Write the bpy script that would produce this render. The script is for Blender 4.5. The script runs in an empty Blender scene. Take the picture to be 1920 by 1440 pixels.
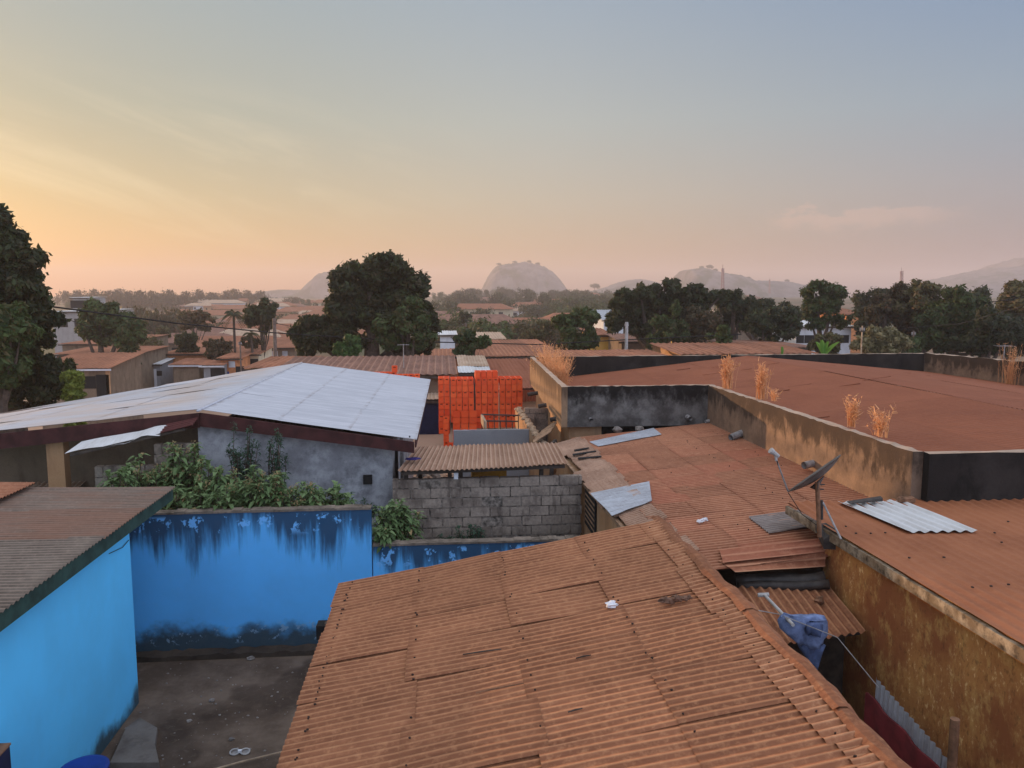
HAZE, HAZECOL = .00053, (.90, .81, .80, 1)
SUN, SUNCOL, EXPO, SKYK = 5.0, (1, .63, .36), .33, .70
SKY_NEAR = [(0, (.45,.15,.02)), (.06, (.44,.225,.05)), (.12, (.36,.26,.11)), (.21, (.27,.27,.185)), (.34, (.26,.315,.315)), (.55, (.66,.73,.80)), (1, (1.05,1.08,1.17))]
SKY_MID = [(0, (.42,.22,.15)), (.06, (.43,.275,.19)), (.12, (.43,.355,.285)), (.21, (.39,.40,.375)), (.34, (.305,.365,.43)), (.55, (.66,.74,.85)), (1, (1.05,1.08,1.17))]
SKY_FAR = [(0, (.16,.125,.20)), (.06, (.19,.165,.26)), (.12, (.235,.24,.34)), (.21, (.21,.295,.42)), (.34, (.135,.24,.44)), (.55, (.56,.70,.92)), (1, (1.05,1.08,1.17))]
SKY_BACK = [(0, (.80,.88,1.2)), (.15, (1.2,1.42,1.95)), (.55, (1.15,1.3,1.7)), (1, (1.05,1.08,1.17))]
import bpy, math, random
import numpy as np
R = math.radians
SC = bpy.context.scene
COL = SC.collection
rng = random.Random(7)
NP = np.random.RandomState(11)

# ------------------------------------------------------------------ camera
F, H, PITCH, YAW = 1450.0, 6.5, R(6.5), R(5.32)
fw = np.array((math.sin(YAW)*math.cos(PITCH), math.cos(YAW)*math.cos(PITCH), -math.sin(PITCH)))
rt = np.array((math.cos(YAW), -math.sin(YAW), 0.0))
up = np.array((math.sin(YAW)*math.sin(PITCH), math.cos(YAW)*math.sin(PITCH), math.cos(PITCH)))
def P(px, py, X=None, Y=None, z=None):
    """surveyed photo point -> place on the plane X=, Y= or z= of the world"""
    r = fw + (px-960)/F*rt + (720-py)/F*up
    t = X/r[0] if X is not None else Y/r[1] if Y is not None else (z-H)/r[2]
    return np.array((r[0]*t, r[1]*t, H+r[2]*t))
cam = bpy.data.cameras.new('camera'); co = bpy.data.objects.new('camera', cam); COL.objects.link(co)
co.location = (0, 0, H); co.rotation_euler = (R(90)-PITCH, 0, -YAW)
cam.sensor_width = 36; cam.lens = 36*F/1920; cam.clip_end = 6000; cam.clip_start = .05
SC.camera = co

# ------------------------------------------------------------------ nodes
class N:
    def __init__(s, m):
        m.use_nodes = True; s.t = m.node_tree; s.t.nodes.clear()
    def n(s, ty, **k):
        nd = s.t.nodes.new(ty)
        for a, b in k.items(): setattr(nd, a, b)
        return nd
    def l(s, a, b): s.t.links.new(a, b)
    def put(s, sock, v):
        if hasattr(v, 'is_linked') or isinstance(v, bpy.types.NodeSocket): s.l(v, sock)
        elif isinstance(v, (tuple, list)) and len(v) == 3 and sock.type == 'RGBA': sock.default_value = (*v, 1)
        else: sock.default_value = v
    def m(s, op, a, b=0.0, c=None, clamp=False):
        nd = s.n('ShaderNodeMath', operation=op, use_clamp=clamp); s.put(nd.inputs[0], a); s.put(nd.inputs[1], b)
        if c is not None: s.put(nd.inputs[2], c)
        return nd.outputs[0]
    def vm(s, op, a, b):
        nd = s.n('ShaderNodeVectorMath', operation=op); s.put(nd.inputs[0], a); s.put(nd.inputs[1], b)
        return nd.outputs['Value'] if op == 'DOT_PRODUCT' else nd.outputs[0]
    def pos(s): return s.n('ShaderNodeNewGeometry').outputs['Position']
    def xyz(s, v):
        nd = s.n('ShaderNodeSeparateXYZ'); s.l(v, nd.inputs[0]); return nd.outputs
    def noise(s, v, scale, detail=4, rough=.55, dist=0.0):
        nd = s.n('ShaderNodeTexNoise'); s.l(v, nd.inputs['Vector'])
        for k, q in (('Scale', scale), ('Detail', detail), ('Roughness', rough), ('Distortion', dist)): nd.inputs[k].default_value = q
        return nd.outputs['Fac']
    def voro(s, v, scale):
        nd = s.n('ShaderNodeTexVoronoi'); s.l(v, nd.inputs['Vector']); nd.inputs['Scale'].default_value = scale
        return nd.outputs['Distance']
    def sc(s, v, t): return s.vm('MULTIPLY', v, t)
    def ss(s, v, a, b):
        nd = s.n('ShaderNodeMapRange', interpolation_type='SMOOTHSTEP'); s.put(nd.inputs[0], v)
        s.put(nd.inputs[1], a); s.put(nd.inputs[2], b); nd.inputs[3].default_value = 0; nd.inputs[4].default_value = 1
        return nd.outputs[0]
    def mix(s, f, a, b, mode='MIX'):
        nd = s.n('ShaderNodeMixRGB', blend_type=mode); s.put(nd.inputs[0], f); s.put(nd.inputs[1], a); s.put(nd.inputs[2], b)
        return nd.outputs[0]
    def ramp(s, f, pts):
        nd = s.n('ShaderNodeValToRGB'); s.put(nd.inputs[0], f); e = nd.color_ramp.elements
        while len(e) < len(pts): e.new(.5)
        for q, (p, c) in zip(e, pts): q.position = p; q.color = (*c, 1)
        return nd.outputs[0]
    def attr(s, name='tint'): return s.n('ShaderNodeAttribute', attribute_name=name).outputs['Color']
    def rgb(s, c):
        nd = s.n('ShaderNodeSeparateColor'); s.l(c, nd.inputs[0]); return nd.outputs
    def out(s, col, rough=.85, metal=0.0, bump=None, bstr=.3, bdist=.01, spec=.12):
        b = s.n('ShaderNodeBsdfPrincipled'); s.put(b.inputs['Base Color'], col); s.put(b.inputs['Roughness'], rough)
        s.put(b.inputs['Metallic'], metal); b.inputs['Specular IOR Level'].default_value = spec
        if bump is not None:
            q = s.n('ShaderNodeBump'); s.l(bump, q.inputs['Height']); q.inputs['Strength'].default_value = bstr; q.inputs['Distance'].default_value = bdist
            s.l(q.outputs[0], b.inputs['Normal'])
        o = s.n('ShaderNodeOutputMaterial'); s.l(b.outputs[0], o.inputs[0]); return b
M = {}
def mat(name):
    m = bpy.data.materials.new(name); M[name] = m; return N(m)

def plain(name, c, var=.25, scale=6, rough=.8, metal=0.0, spec=.3):
    n = mat(name); p = n.pos(); f = n.noise(p, scale, 5, .6)
    d = tuple(v*(1-var) for v in c); h = tuple(min(1, v*(1+var)) for v in c)
    n.out(n.mix(n.ss(f, .3, .7), d, h), rough, metal, f, .25, .01, spec)

def rust(name, base, dark, light, along='x', rustred=None, rough=.8, metal=.0, streak=.5, crestamt=.5, tv=.2):
    """dusty rusted corrugated sheet; attribute tint: r = sheet, g = crest height, b = near a lap"""
    n = mat(name); p = n.pos(); t = n.rgb(n.attr())
    big = n.noise(p, .9, 5, .6); fine = n.noise(p, 14, 4, .7)
    st = n.noise(n.sc(p, (.8, 7, 2) if along == 'x' else (7, .8, 2)), 1.6, 5, .65)
    c = n.mix(n.ss(n.m('ADD', n.m('MULTIPLY', st, streak), n.m('MULTIPLY', big, 1-streak)), .34, .66), dark, base)
    c = n.mix(n.m('MULTIPLY', n.ss(fine, .45, .75), .45), c, light)
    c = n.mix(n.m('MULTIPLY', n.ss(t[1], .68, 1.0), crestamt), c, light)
    c = n.mix(n.m('MULTIPLY', n.m('MULTIPLY', n.ss(t[2], .2, 1.0), n.ss(big, .3, .7)), .55), c, dark)
    if rustred: c = n.mix(n.m('MULTIPLY', n.ss(n.m('ADD', n.m('MULTIPLY', t[0], .45), n.m('MULTIPLY', st, .6)), .52, .8), .6), c, rustred)
    g = n.m('ADD', n.m('MULTIPLY', t[0], tv), 1-tv/2)
    c = n.mix(1.0, c, g, 'MULTIPLY')
    n.out(c, rough, metal, n.m('ADD', fine, n.m('MULTIPLY', st, .5)), .25, .006)

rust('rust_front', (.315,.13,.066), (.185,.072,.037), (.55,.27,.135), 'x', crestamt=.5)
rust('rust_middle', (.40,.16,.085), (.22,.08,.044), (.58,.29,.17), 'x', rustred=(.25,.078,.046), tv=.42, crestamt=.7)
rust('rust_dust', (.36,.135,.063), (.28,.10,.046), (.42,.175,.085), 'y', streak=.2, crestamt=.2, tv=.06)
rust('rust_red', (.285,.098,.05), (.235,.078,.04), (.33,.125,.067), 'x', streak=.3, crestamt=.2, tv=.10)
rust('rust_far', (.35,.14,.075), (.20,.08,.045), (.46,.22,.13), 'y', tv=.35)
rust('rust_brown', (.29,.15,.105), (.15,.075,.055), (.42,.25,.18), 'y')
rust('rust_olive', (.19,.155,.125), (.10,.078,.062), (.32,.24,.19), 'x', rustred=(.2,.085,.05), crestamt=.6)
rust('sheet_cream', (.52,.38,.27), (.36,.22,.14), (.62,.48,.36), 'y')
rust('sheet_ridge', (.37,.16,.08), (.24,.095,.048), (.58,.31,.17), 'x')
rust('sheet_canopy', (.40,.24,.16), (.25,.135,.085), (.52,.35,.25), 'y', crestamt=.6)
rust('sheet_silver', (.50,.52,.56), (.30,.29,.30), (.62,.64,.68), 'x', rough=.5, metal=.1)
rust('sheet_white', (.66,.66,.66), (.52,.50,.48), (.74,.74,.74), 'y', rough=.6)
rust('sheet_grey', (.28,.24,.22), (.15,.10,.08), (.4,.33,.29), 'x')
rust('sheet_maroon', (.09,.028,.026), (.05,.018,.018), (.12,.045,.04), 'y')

def silver_roof():
    n = mat('aluminium'); p = n.pos(); x = n.xyz(p); t = n.rgb(n.attr())
    st = n.noise(n.sc(p, (.35, 3, 1)), 2.2, 5, .65); big = n.noise(p, .5, 5, .6)
    c = n.mix(n.ss(st, .35, .7), (.45,.45,.48), (.56,.555,.585))
    sun_tone = n.m('MULTIPLY', n.ss(x[0], -4.9, -6.2), n.ss(big, .35, .62))  # warm sunlight on the sun-facing slope, painted into the colour
    c = n.mix(n.m('MULTIPLY', sun_tone, .65), c, (.52,.40,.32))
    lap = n.m('MULTIPLY', n.ss(t[2], .35, .9), n.ss(n.noise(p, 3, 4, .7), .42, .6))
    c = n.mix(n.m('MULTIPLY', lap, .38), c, (.22,.15,.12))
    c = n.mix(1.0, c, n.m('ADD', n.m('MULTIPLY', t[0], .06), .97), 'MULTIPLY')
    n.out(c, .55, .12, st, .15, .01)
silver_roof()

def blue_wall(name, ztop, base, streak=True):
    n = mat(name); p = n.pos(); x = n.xyz(p); big = n.noise(p, .8, 4, .6); fine = n.noise(p, 9, 5, .7)
    c = n.mix(n.ss(big, .3, .7), base, tuple(v*.86+.01 for v in base))
    c = n.mix(n.m('MULTIPLY', n.ss(fine, .5, .8), .10), c, (.25,.45,.75))
    if streak:
        sv = n.noise(n.sc(p, (1, 1, .10)), 3.6, 5, .66); sv2 = n.noise(n.sc(p, (1, 1, .06)), 9, 3, .6)
        hh = n.m('DIVIDE', n.m('SUBTRACT', ztop, x[2]), 1.05)        # 0 at the coping, 1 a metre down
        k = n.m('SUBTRACT', n.m('ADD', n.m('ADD', n.m('MULTIPLY', sv, 1.05), n.m('MULTIPLY', sv2, .25)), n.m('MULTIPLY', n.m('SUBTRACT', n.noise(n.sc(p, (1, 1, .25)), 1.1, 3, .55), .46), .9)), n.m('MULTIPLY', hh, .50))
        stain = n.ss(k, .25, .58)
        c = n.mix(n.m('MULTIPLY', stain, .88), c, n.mix(fine, (.010,.018,.035), (.022,.035,.06)))
        peel = n.m('MULTIPLY', n.ss(n.noise(n.sc(p, (1, 1, .9)), 3.3, 5, .66), .56, .60), n.m('MULTIPLY', n.ss(hh, .05, .12), n.ss(hh, .48, .30)))
        c = n.mix(n.m('MULTIPLY', peel, .9), c, (.17,.47,.88))
    else:
        sv = n.noise(n.sc(p, (1, 1, .12)), 3, 4, .6)
        c = n.mix(n.m('MULTIPLY', n.ss(sv, .5, .8), .15), c, (.10,.40,.70))
    low = n.m('ADD', n.m('SUBTRACT', .62 if streak else .36, x[2]), n.m('MULTIPLY', n.m('SUBTRACT', n.noise(p, 1.7, 5, .6), .5), .9))
    mold = n.ss(low, .0, .34)
    c = n.mix(n.m('MULTIPLY', mold, .93), c, n.mix(fine, (.02,.028,.026), (.055,.065,.055)))
    chip = n.m('MULTIPLY', n.ss(n.noise(p, 5.5, 5, .65), .57, .62), n.m('MULTIPLY', n.ss(x[2], .62, .45), n.ss(x[2], .16, .24)))
    if streak: c = n.mix(n.m('MULTIPLY', chip, .7), c, (.22,.36,.50))
    n.out(c, .8, 0, n.m('ADD', fine, big), .2, .01)
blue_wall('blue_high', 2.66, (.11,.47,.94)); blue_wall('blue_low', 1.96, (.11,.47,.94)); blue_wall('blue_house', 3.0, (.12,.58,.98), False)

def plaster(name, base, stain, alt, amt=.6, vert=.25, scale=1.3, ztop=None, lowalt=None, bump=.35):
    n = mat(name); p = n.pos(); x = n.xyz(p)
    a = n.noise(n.sc(p, (1, 1, vert)), scale*1.7, 6, .65); b = n.noise(p, scale, 6, .62); fine = n.noise(p, 22, 4, .7)
    c = n.mix(n.ss(b, .38, .66), base, alt)
    k = a if ztop is None else n.m('ADD', a, n.m('MULTIPLY', n.m('SUBTRACT', x[2], ztop-.45), .55))
    c = n.mix(n.m('MULTIPLY', n.ss(k, .46, .72), amt), c, stain)
    if lowalt: c = n.mix(n.m('MULTIPLY', n.ss(n.m('ADD', n.noise(p, 2.6, 5, .6), n.m('MULTIPLY', n.m('SUBTRACT', lowalt[0], x[2]), 1.2)), .55, .66), .9), c, lowalt[1])
    c = n.mix(n.m('MULTIPLY', n.ss(fine, .45, .7), .22), c, tuple(v*.55 for v in base))
    n.out(c, .92, 0, n.m('ADD', n.m('MULTIPLY', b, 2.0), fine), bump, .015)
plaster('parapet_black', (.075,.068,.063), (.014,.012,.011), (.19,.178,.165), .95, .6, 2.0, 3.95)
plaster('parapet_dark', (.024,.020,.018), (.010,.009,.008), (.042,.035,.031), .85, .5, 1.0)
plaster('parapet_tan', (.205,.138,.097), (.042,.031,.025), (.30,.20,.135), .82, .55, 2.2, 3.85)
plaster('parapet_side', (.26,.165,.10), (.08,.052,.035), (.34,.22,.135), .8, .12, 2.2, 3.9)
plaster('tan_wall', (.45,.25,.13), (.2,.10,.06), (.50,.31,.18), .5)
plaster('grey_plaster', (.25,.25,.265), (.11,.11,.12), (.42,.425,.44), .7, 1.0, 2.0)
plaster('grey_smooth', (.27,.275,.29), (.17,.17,.18), (.30,.30,.31), .4, .7, .8, bump=.15)
plaster('brown_plaster', (.20,.145,.10), (.09,.062,.043), (.25,.18,.125), .7, .35)
plaster('pale_wall', (.34,.31,.29), (.22,.2,.19), (.38,.35,.33), .35)
plaster('cream_wall', (.62,.52,.36), (.4,.3,.2), (.66,.56,.40), .35)
plaster('white_wall', (.62,.63,.66), (.42,.42,.43), (.68,.69,.72), .35)
plaster('yellow_wall', (.70,.40,.08), (.45,.24,.06), (.75,.45,.12), .35)
plaster('cap', (.42,.30,.22), (.2,.14,.10), (.50,.37,.28), .5, 1.0, 3)
plaster('old_wood', (.20,.145,.095), (.035,.026,.02), (.42,.34,.25), .9, 1.0, 4.5)
plaster('coping', (.15,.12,.095), (.05,.042,.033), (.24,.19,.15), .8, 1.0, 3)
plaster('soil', (.05,.038,.03), (.025,.02,.016), (.08,.06,.045), .8, 1.0, 1.1)
plaster('slab_concrete', (.15,.125,.105), (.08,.062,.05), (.19,.16,.135), .6, 1.0, 2)

def ochre():
    n = mat('ochre'); p = n.pos(); x = n.xyz(p)
    b = n.noise(p, 1.5, 6, .65); m_ = n.noise(n.sc(p, (1, 1, .6)), 6, 6, .7); f = n.noise(n.sc(p, (1, 1, .55)), 17, 5, .7)
    c = n.mix(n.ss(b, .35, .65), (.33,.115,.045), (.54,.24,.078))
    c = n.mix(n.m('MULTIPLY', n.ss(m_, .5, .68), .75), c, (.64,.36,.12))
    fl = n.m('MULTIPLY', n.ss(f, .56, .66), n.ss(b, .36, .6)); c = n.mix(n.m('MULTIPLY', fl, .8), c, (.90,.60,.27))
    c = n.mix(n.m('MULTIPLY', n.ss(f, .44, .34), .55), c, (.15,.07,.034))
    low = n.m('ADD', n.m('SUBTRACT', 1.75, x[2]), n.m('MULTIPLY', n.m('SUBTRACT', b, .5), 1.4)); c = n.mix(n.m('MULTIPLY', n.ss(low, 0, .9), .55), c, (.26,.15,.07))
    n.out(c, .95, 0, n.m('ADD', m_, f), .5, .012)
ochre()
def block():
    n = mat('block'); p = n.pos(); t = n.rgb(n.attr()); x = n.xyz(p); f = n.noise(p, 16, 5, .7); b = n.noise(p, 2.2, 5, .6)
    c = n.mix(n.ss(f, .3, .7), (.26,.205,.165), (.37,.30,.24))
    c = n.mix(1.0, c, n.m('ADD', n.m('MULTIPLY', t[0], .3), .82), 'MULTIPLY')
    v_ = n.noise(n.sc(p, (1, 1, .3)), 3.5, 5, .65); c = n.mix(n.m('MULTIPLY', n.ss(b, .48, .66), .6), c, (.12,.09,.075)); c = n.mix(n.m('MULTIPLY', n.ss(v_, .52, .68), .7), c, (.07,.052,.045)); c = n.mix(n.m('MULTIPLY', n.ss(x[2], 1.7, 1.1), .55), c, (.07,.062,.045))
    n.out(c, .95, 0, n.m('ADD', f, n.m('MULTIPLY', b, 2)), .45, .012)
block()
plain('mortar', (.20,.165,.135), .75, 9)
plain('dark_void', (.012,.011,.011), .2)
plain('nail', (.035,.02,.015), .2)
plain('green_fascia', (.022,.055,.045), .35, 5)
plain('maroon_fascia', (.055,.016,.015), .35, 4)
def crate_mat():
    n = mat('orange_plastic'); p = n.pos(); r_ = n.n('ShaderNodeObjectInfo').outputs['Random']; f = n.noise(p, 7, 4, .6)
    c = n.mix(r_, (.82,.085,.015), (.98,.145,.03)); c = n.mix(n.m('MULTIPLY', n.ss(f, .5, .75), .35), c, (.42,.07,.025))
    n.out(c, .5, 0, f, .1, .004, .4)
crate_mat()
plain('dark_slot', (.10,.012,.004), .1)
plain('navy', (.010,.014,.05), .2)
plain('barrel_blue', (.008,.03,.22), .2, 3, .4)
plain('white_plastic', (.72,.72,.74), .1, 5, .5)
plain('grey_pipe', (.30,.28,.27), .3, 9)
plain('dark_metal', (.055,.045,.04), .3, 9, .6)
plain('rust_pole', (.20,.10,.055), .4, 9)
plain('dish', (.125,.11,.10), .25, 7, .6)
plain('white_stick', (.60,.56,.52), .1)
plain('denim', (.16,.21,.36), .35, 9, .95)
plain('denim_dark', (.08,.11,.21), .35, 9, .95)
plain('red_cloth', (.11,.012,.014), .3, 5, .95)
plain('wood', (.33,.20,.12), .35, 6)
plain('wood_pale', (.42,.30,.20), .3, 6)
plain('wood_dark', (.06,.045,.035), .35, 6)
plain('yellow_box', (.45,.22,.03), .25, 5)
plain('stone', (.22,.19,.165), .35, 9)
plain('pebble', (.26,.23,.20), .4, 2)
plain('sand', (.5,.33,.22), .3, 4)
plain('dry_rag', (.13,.07,.045), .5, 14)
plain('purple_cloth', (.03,.02,.13), .2)
plain('tarp', (.045,.037,.032), .35, 7, .5)
plain('cable', (.012,.011,.011), .1)
plain('pole_concrete', (.42,.40,.38), .2, 5)
plain('pole_wood', (.15,.11,.09), .3, 5)
plain('bark', (.085,.06,.045), .35, 7)
plain('orange_wall', (.55,.22,.09), .2, 3)
plain('poster_red', (.5,.05,.04), .2, 5)
plain('mast', (.30,.16,.15), .1)

def foliage(name, a, b, brown=None):
    n = mat(name); t = n.rgb(n.attr())
    c = n.mix(t[0], a, b)
    if brown: c = n.mix(n.ss(t[1], .62, .95), c, brown)
    d = n.n('ShaderNodeBsdfPrincipled'); n.put(d.inputs['Base Color'], c); d.inputs['Roughness'].default_value = .6; d.inputs['Specular IOR Level'].default_value = .25
    tr = n.n('ShaderNodeBsdfTranslucent'); n.put(tr.inputs[0], n.mix(.5, c, (.10,.13,.015)))
    mx = n.n('ShaderNodeMixShader'); mx.inputs[0].default_value = .22; n.l(d.outputs[0], mx.inputs[1]); n.l(tr.outputs[0], mx.inputs[2])
    o = n.n('ShaderNodeOutputMaterial'); n.l(mx.outputs[0], o.inputs[0])
foliage('leaf_dark', (.012,.018,.006), (.050,.066,.018), (.06,.045,.018))
foliage('leaf_mid', (.020,.040,.010), (.075,.108,.028), (.08,.06,.02))
foliage('leaf_bright', (.03,.075,.015), (.085,.14,.035))
foliage('leaf_brown', (.035,.03,.013), (.095,.068,.03), (.12,.06,.03))
foliage('leaf_olive', (.05,.05,.018), (.13,.115,.045), (.16,.10,.05))
foliage('leaf_pale', (.11,.10,.045), (.27,.22,.11))
foliage('leaf_lime', (.10,.13,.02), (.22,.24,.04))
foliage('leaf_banana', (.07,.19,.02), (.15,.32,.05))
foliage('leaf_weed', (.06,.115,.035), (.19,.27,.11), (.36,.25,.12))
foliage('leaf_weed_dark', (.02,.05,.03), (.05,.10,.06))
foliage('dry_grass', (.60,.25,.10), (.92,.48,.24))

# ------------------------------------------------------------------ meshes
class MB:
    def __init__(s): s.v = []; s.f = []; s.mi = []; s.t = []
    def add(s, vs, fs, mi=0, tint=None):
        o = len(s.v); s.v += [tuple(map(float, q)) for q in vs]; s.f += [tuple(i+o for i in q) for q in fs]; s.mi += [mi]*len(fs)
        if tint is None: tint = (.5, .5, 0)
        s.t += [tuple(t) for t in tint] if isinstance(tint, list) or (hasattr(tint, 'ndim') and tint.ndim == 2) else [tint]*len(vs)
    def hexa(s, b, t, mi=0, tint=None):
        """box from 4 bottom + 4 top points, both counter-clockwise"""
        s.add(list(b)+list(t), [(3,2,1,0),(4,5,6,7),(0,1,5,4),(1,2,6,5),(2,3,7,6),(3,0,4,7)], mi, tint)
    def box(s, x0, x1, y0, y1, z0, z1, mi=0, tint=None):
        q = [(x0,y0),(x1,y0),(x1,y1),(x0,y1)]
        s.hexa([(a,b,z0) for a,b in q], [(a,b,z1) for a,b in q], mi, tint)
    def bar(s, a, b, w, h=None, mi=0):
        """square bar from a to b"""
        s.tube([a, b], [w/2*1.414]*2, 4, mi)
    def tube(s, pts, rad, n=8, mi=0, cap=True, tint=None):
        pts = [np.array(p, float) for p in pts]; vs = []; fs = []
        if not hasattr(rad, '__len__'): rad = [rad]*len(pts)
        for i, p in enumerate(pts):
            d = pts[min(i+1, len(pts)-1)]-pts[max(i-1, 0)]; d /= np.linalg.norm(d)+1e-9
            u = np.cross(d, (0, 0, 1) if abs(d[2]) < .95 else (1, 0, 0)); u /= np.linalg.norm(u); w = np.cross(d, u)
            for k in range(n):
                a = 2*math.pi*(k+.5)/n; vs.append(p+rad[i]*(math.cos(a)*u+math.sin(a)*w))
        for i in range(len(pts)-1):
            for k in range(n): fs.append((i*n+k, i*n+(k+1) % n, (i+1)*n+(k+1) % n, (i+1)*n+k))
        if cap: fs += [tuple(range(n))[::-1], tuple(range((len(pts)-1)*n, len(pts)*n))]
        s.add(vs, fs, mi, tint)
    def blob(s, c, r, mi=0, seed=0, jag=.3, n=8, m=6):
        q = random.Random(seed); vs = [(c[0], c[1], c[2]-r[2])]; fs = []
        for i in range(1, m):
            for k in range(n):
                a = 2*math.pi*k/n; e = math.pi*i/m; w = 1+q.uniform(-jag, jag)
                vs.append((c[0]+r[0]*w*math.sin(e)*math.cos(a), c[1]+r[1]*w*math.sin(e)*math.sin(a), c[2]-r[2]*w*math.cos(e)))
        vs.append((c[0], c[1], c[2]+r[2])); T = len(vs)-1
        for k in range(n):
            fs.append((0, 1+(k+1) % n, 1+k)); fs.append((T, T-n+k, T-n+(k+1) % n))
        for i in range(m-2):
            for k in range(n): fs.append((1+i*n+k, 1+i*n+(k+1) % n, 1+(i+1)*n+(k+1) % n, 1+(i+1)*n+k))
        s.add(vs, fs, mi)
    def build(s, name, mats, parent=None, smooth=False, local=False):
        return mesh_np(name, np.array(s.v), s.f, mats, np.array(s.mi), np.array(s.t), 'POINT', parent, smooth, local)
def mesh_np(name, v, f, mats, mi, tint, dom, parent=None, smooth=False, local=False):
    me = bpy.data.meshes.new(name); me.from_pydata(v, [], f if isinstance(f, list) else f.tolist())
    for q in ([mats] if isinstance(mats, str) else mats): me.materials.append(M[q])
    if mi is not None: me.polygons.foreach_set('material_index', np.asarray(mi, np.int32))
    if tint is not None:
        a = me.attributes.new('tint', 'FLOAT_COLOR', dom); t = np.ones((len(tint), 4), np.float32); t[:, :3] = tint
        a.data.foreach_set('color', t.ravel())
    if smooth: me.polygons.foreach_set('use_smooth', np.ones(len(me.polygons), bool))
    me.update()
    o = bpy.data.objects.new(name, me); COL.objects.link(o)
    if parent is not None:
        o.parent = parent
        if not local: o.location = [-q for q in parent.location]
    return o
def tag(o, label, cat, group=None, kind=None):
    if label: o['label'] = label
    if cat: o['category'] = cat
    if group: o['group'] = group
    if kind: o['kind'] = kind
    return o
def thing(name, label, cat, loc=(0, 0, 0), group=None):
    o = bpy.data.objects.new(name, None); COL.objects.link(o); o.location = [float(q) for q in loc]; o.empty_display_size = .3
    return tag(o, label, cat, group)

def corr(mb, c00, c10, c11, c01, pitch=.095, amp=.010, nu=14, spw=8, rows=1, cols=8, lap=.006, seed=0, mi=0, sag=.006, trap=False, ragged=.015, tintshift=0, skip=()):
    """corrugated sheets between four corners; waves run along c00->c10 (u), follow each other along c00->c01 (v);
    rows of sheets along u each lap over the next, cols of sheets along v"""
    c00, c10, c11, c01 = [np.array(q, float) for q in (c00, c10, c11, c01)]
    q = np.random.RandomState(seed+5)
    W = np.linalg.norm(c01-c00); nw = max(2, int(W/pitch)); cols = max(1, min(cols, nw))
    nrm = np.cross(c10-c00, c01-c00); nrm /= np.linalg.norm(nrm); nrm *= 1 if nrm[2] >= 0 else -1
    L = np.linalg.norm(c10-c00)
    edges = np.linspace(0, nw, cols+1).round().astype(int)
    for r in range(rows):
        for c in range(cols):
            if (r, c) in skip: continue
            w0, w1 = edges[c], edges[c+1]; k = (w1-w0)*spw+1+spw//2
            vv = np.linspace(w0/nw, min(1, (w1+.5)/nw), k); ph = vv*nw*2*math.pi
            u0 = r/rows-(ragged*q.uniform(0, 1)/L if r == 0 else .0)-(.10/L if r else 0); u1 = (r+1)/rows+(ragged*q.uniform(-1, 1)/L)
            uu = np.linspace(u0, u1, nu)
            U, V = np.meshgrid(uu, vv, indexing='ij'); PH = np.meshgrid(uu, ph, indexing='ij')[1]
            base = ((1-U)*(1-V))[..., None]*c00+(U*(1-V))[..., None]*c10+(U*V)[..., None]*c11+((1-U)*V)[..., None]*c01
            wv = np.cos(PH)
            if trap: wv = np.clip(wv*2.2-.9, -1, 1)
            t = (U-u0)/(u1-u0)
            hgt = amp*wv+lap*(1-t)*1.2+lap*.12*(c % 2)+sag*np.sin(U*9+c*2.1+seed)*np.sin(V*7+r*1.7)+q.uniform(-.3, .3)*lap
            pts = base+hgt[..., None]*nrm
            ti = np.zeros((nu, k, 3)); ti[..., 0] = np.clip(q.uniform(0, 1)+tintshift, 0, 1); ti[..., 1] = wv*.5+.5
            ti[..., 2] = np.clip(1-np.minimum(t, 1-t)*L/rows/.12, 0, 1) if rows > 1 or cols > 1 else 0
            I = np.arange(nu*k).reshape(nu, k)
            fs = np.stack([I[:-1, :-1], I[1:, :-1], I[1:, 1:], I[:-1, 1:]], -1).reshape(-1, 4)
            mb.add(pts.reshape(-1, 3), [tuple(x) for x in fs.tolist()], mi, ti.reshape(-1, 3))
    return nrm
def wallstrip(mb, p0, p1, th, z0, z1, n=24, jit=.01, seed=0, mi=0, capmi=None, z0b=None, z1b=None):
    """wall from p0 to p1 (x,y), th thick to its left, with an uneven top"""
    q = random.Random(seed); p0 = np.array(p0, float); p1 = np.array(p1, float); d = (p1-p0)/np.linalg.norm(p1-p0); nn = np.array((-d[1], d[0]))*th
    z0b = z0 if z0b is None else z0b; z1b = z1 if z1b is None else z1b
    vs = []
    for i in range(n+1):
        t = i/n; a = p0+(p1-p0)*t; b = a+nn; zt = z1+(z1b-z1)*t; zb = z0+(z0b-z0)*t
        vs += [(a[0], a[1], zb), (a[0], a[1], zt+q.uniform(-jit, jit)), (b[0], b[1], zt+q.uniform(-jit, jit)), (b[0], b[1], zb)]
    side = []; top = []
    for i in range(n):
        o = i*4; e = o+4
        side += [(o, e, e+1, o+1), (o+2, e+2, e+3, o+3)]; top.append((o+1, e+1, e+2, o+2))
    side += [(0, 1, 2, 3), (n*4+3, n*4+2, n*4+1, n*4)]
    mb.add(vs, side, mi); mb.add(vs, top, mi if capmi is None else capmi)
def quadgrid(mb, x0, x1, y0, y1, nx, ny, fz, mi=0):
    vs = [(x0+(x1-x0)*i/nx, y0+(y1-y0)*j/ny) for j in range(ny+1) for i in range(nx+1)]
    vs = [(a, b, fz(a, b)) for a, b in vs]; w = nx+1
    mb.add(vs, [(j*w+i, j*w+i+1, (j+1)*w+i+1, (j+1)*w+i) for j in range(ny) for i in range(nx)], mi)
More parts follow.
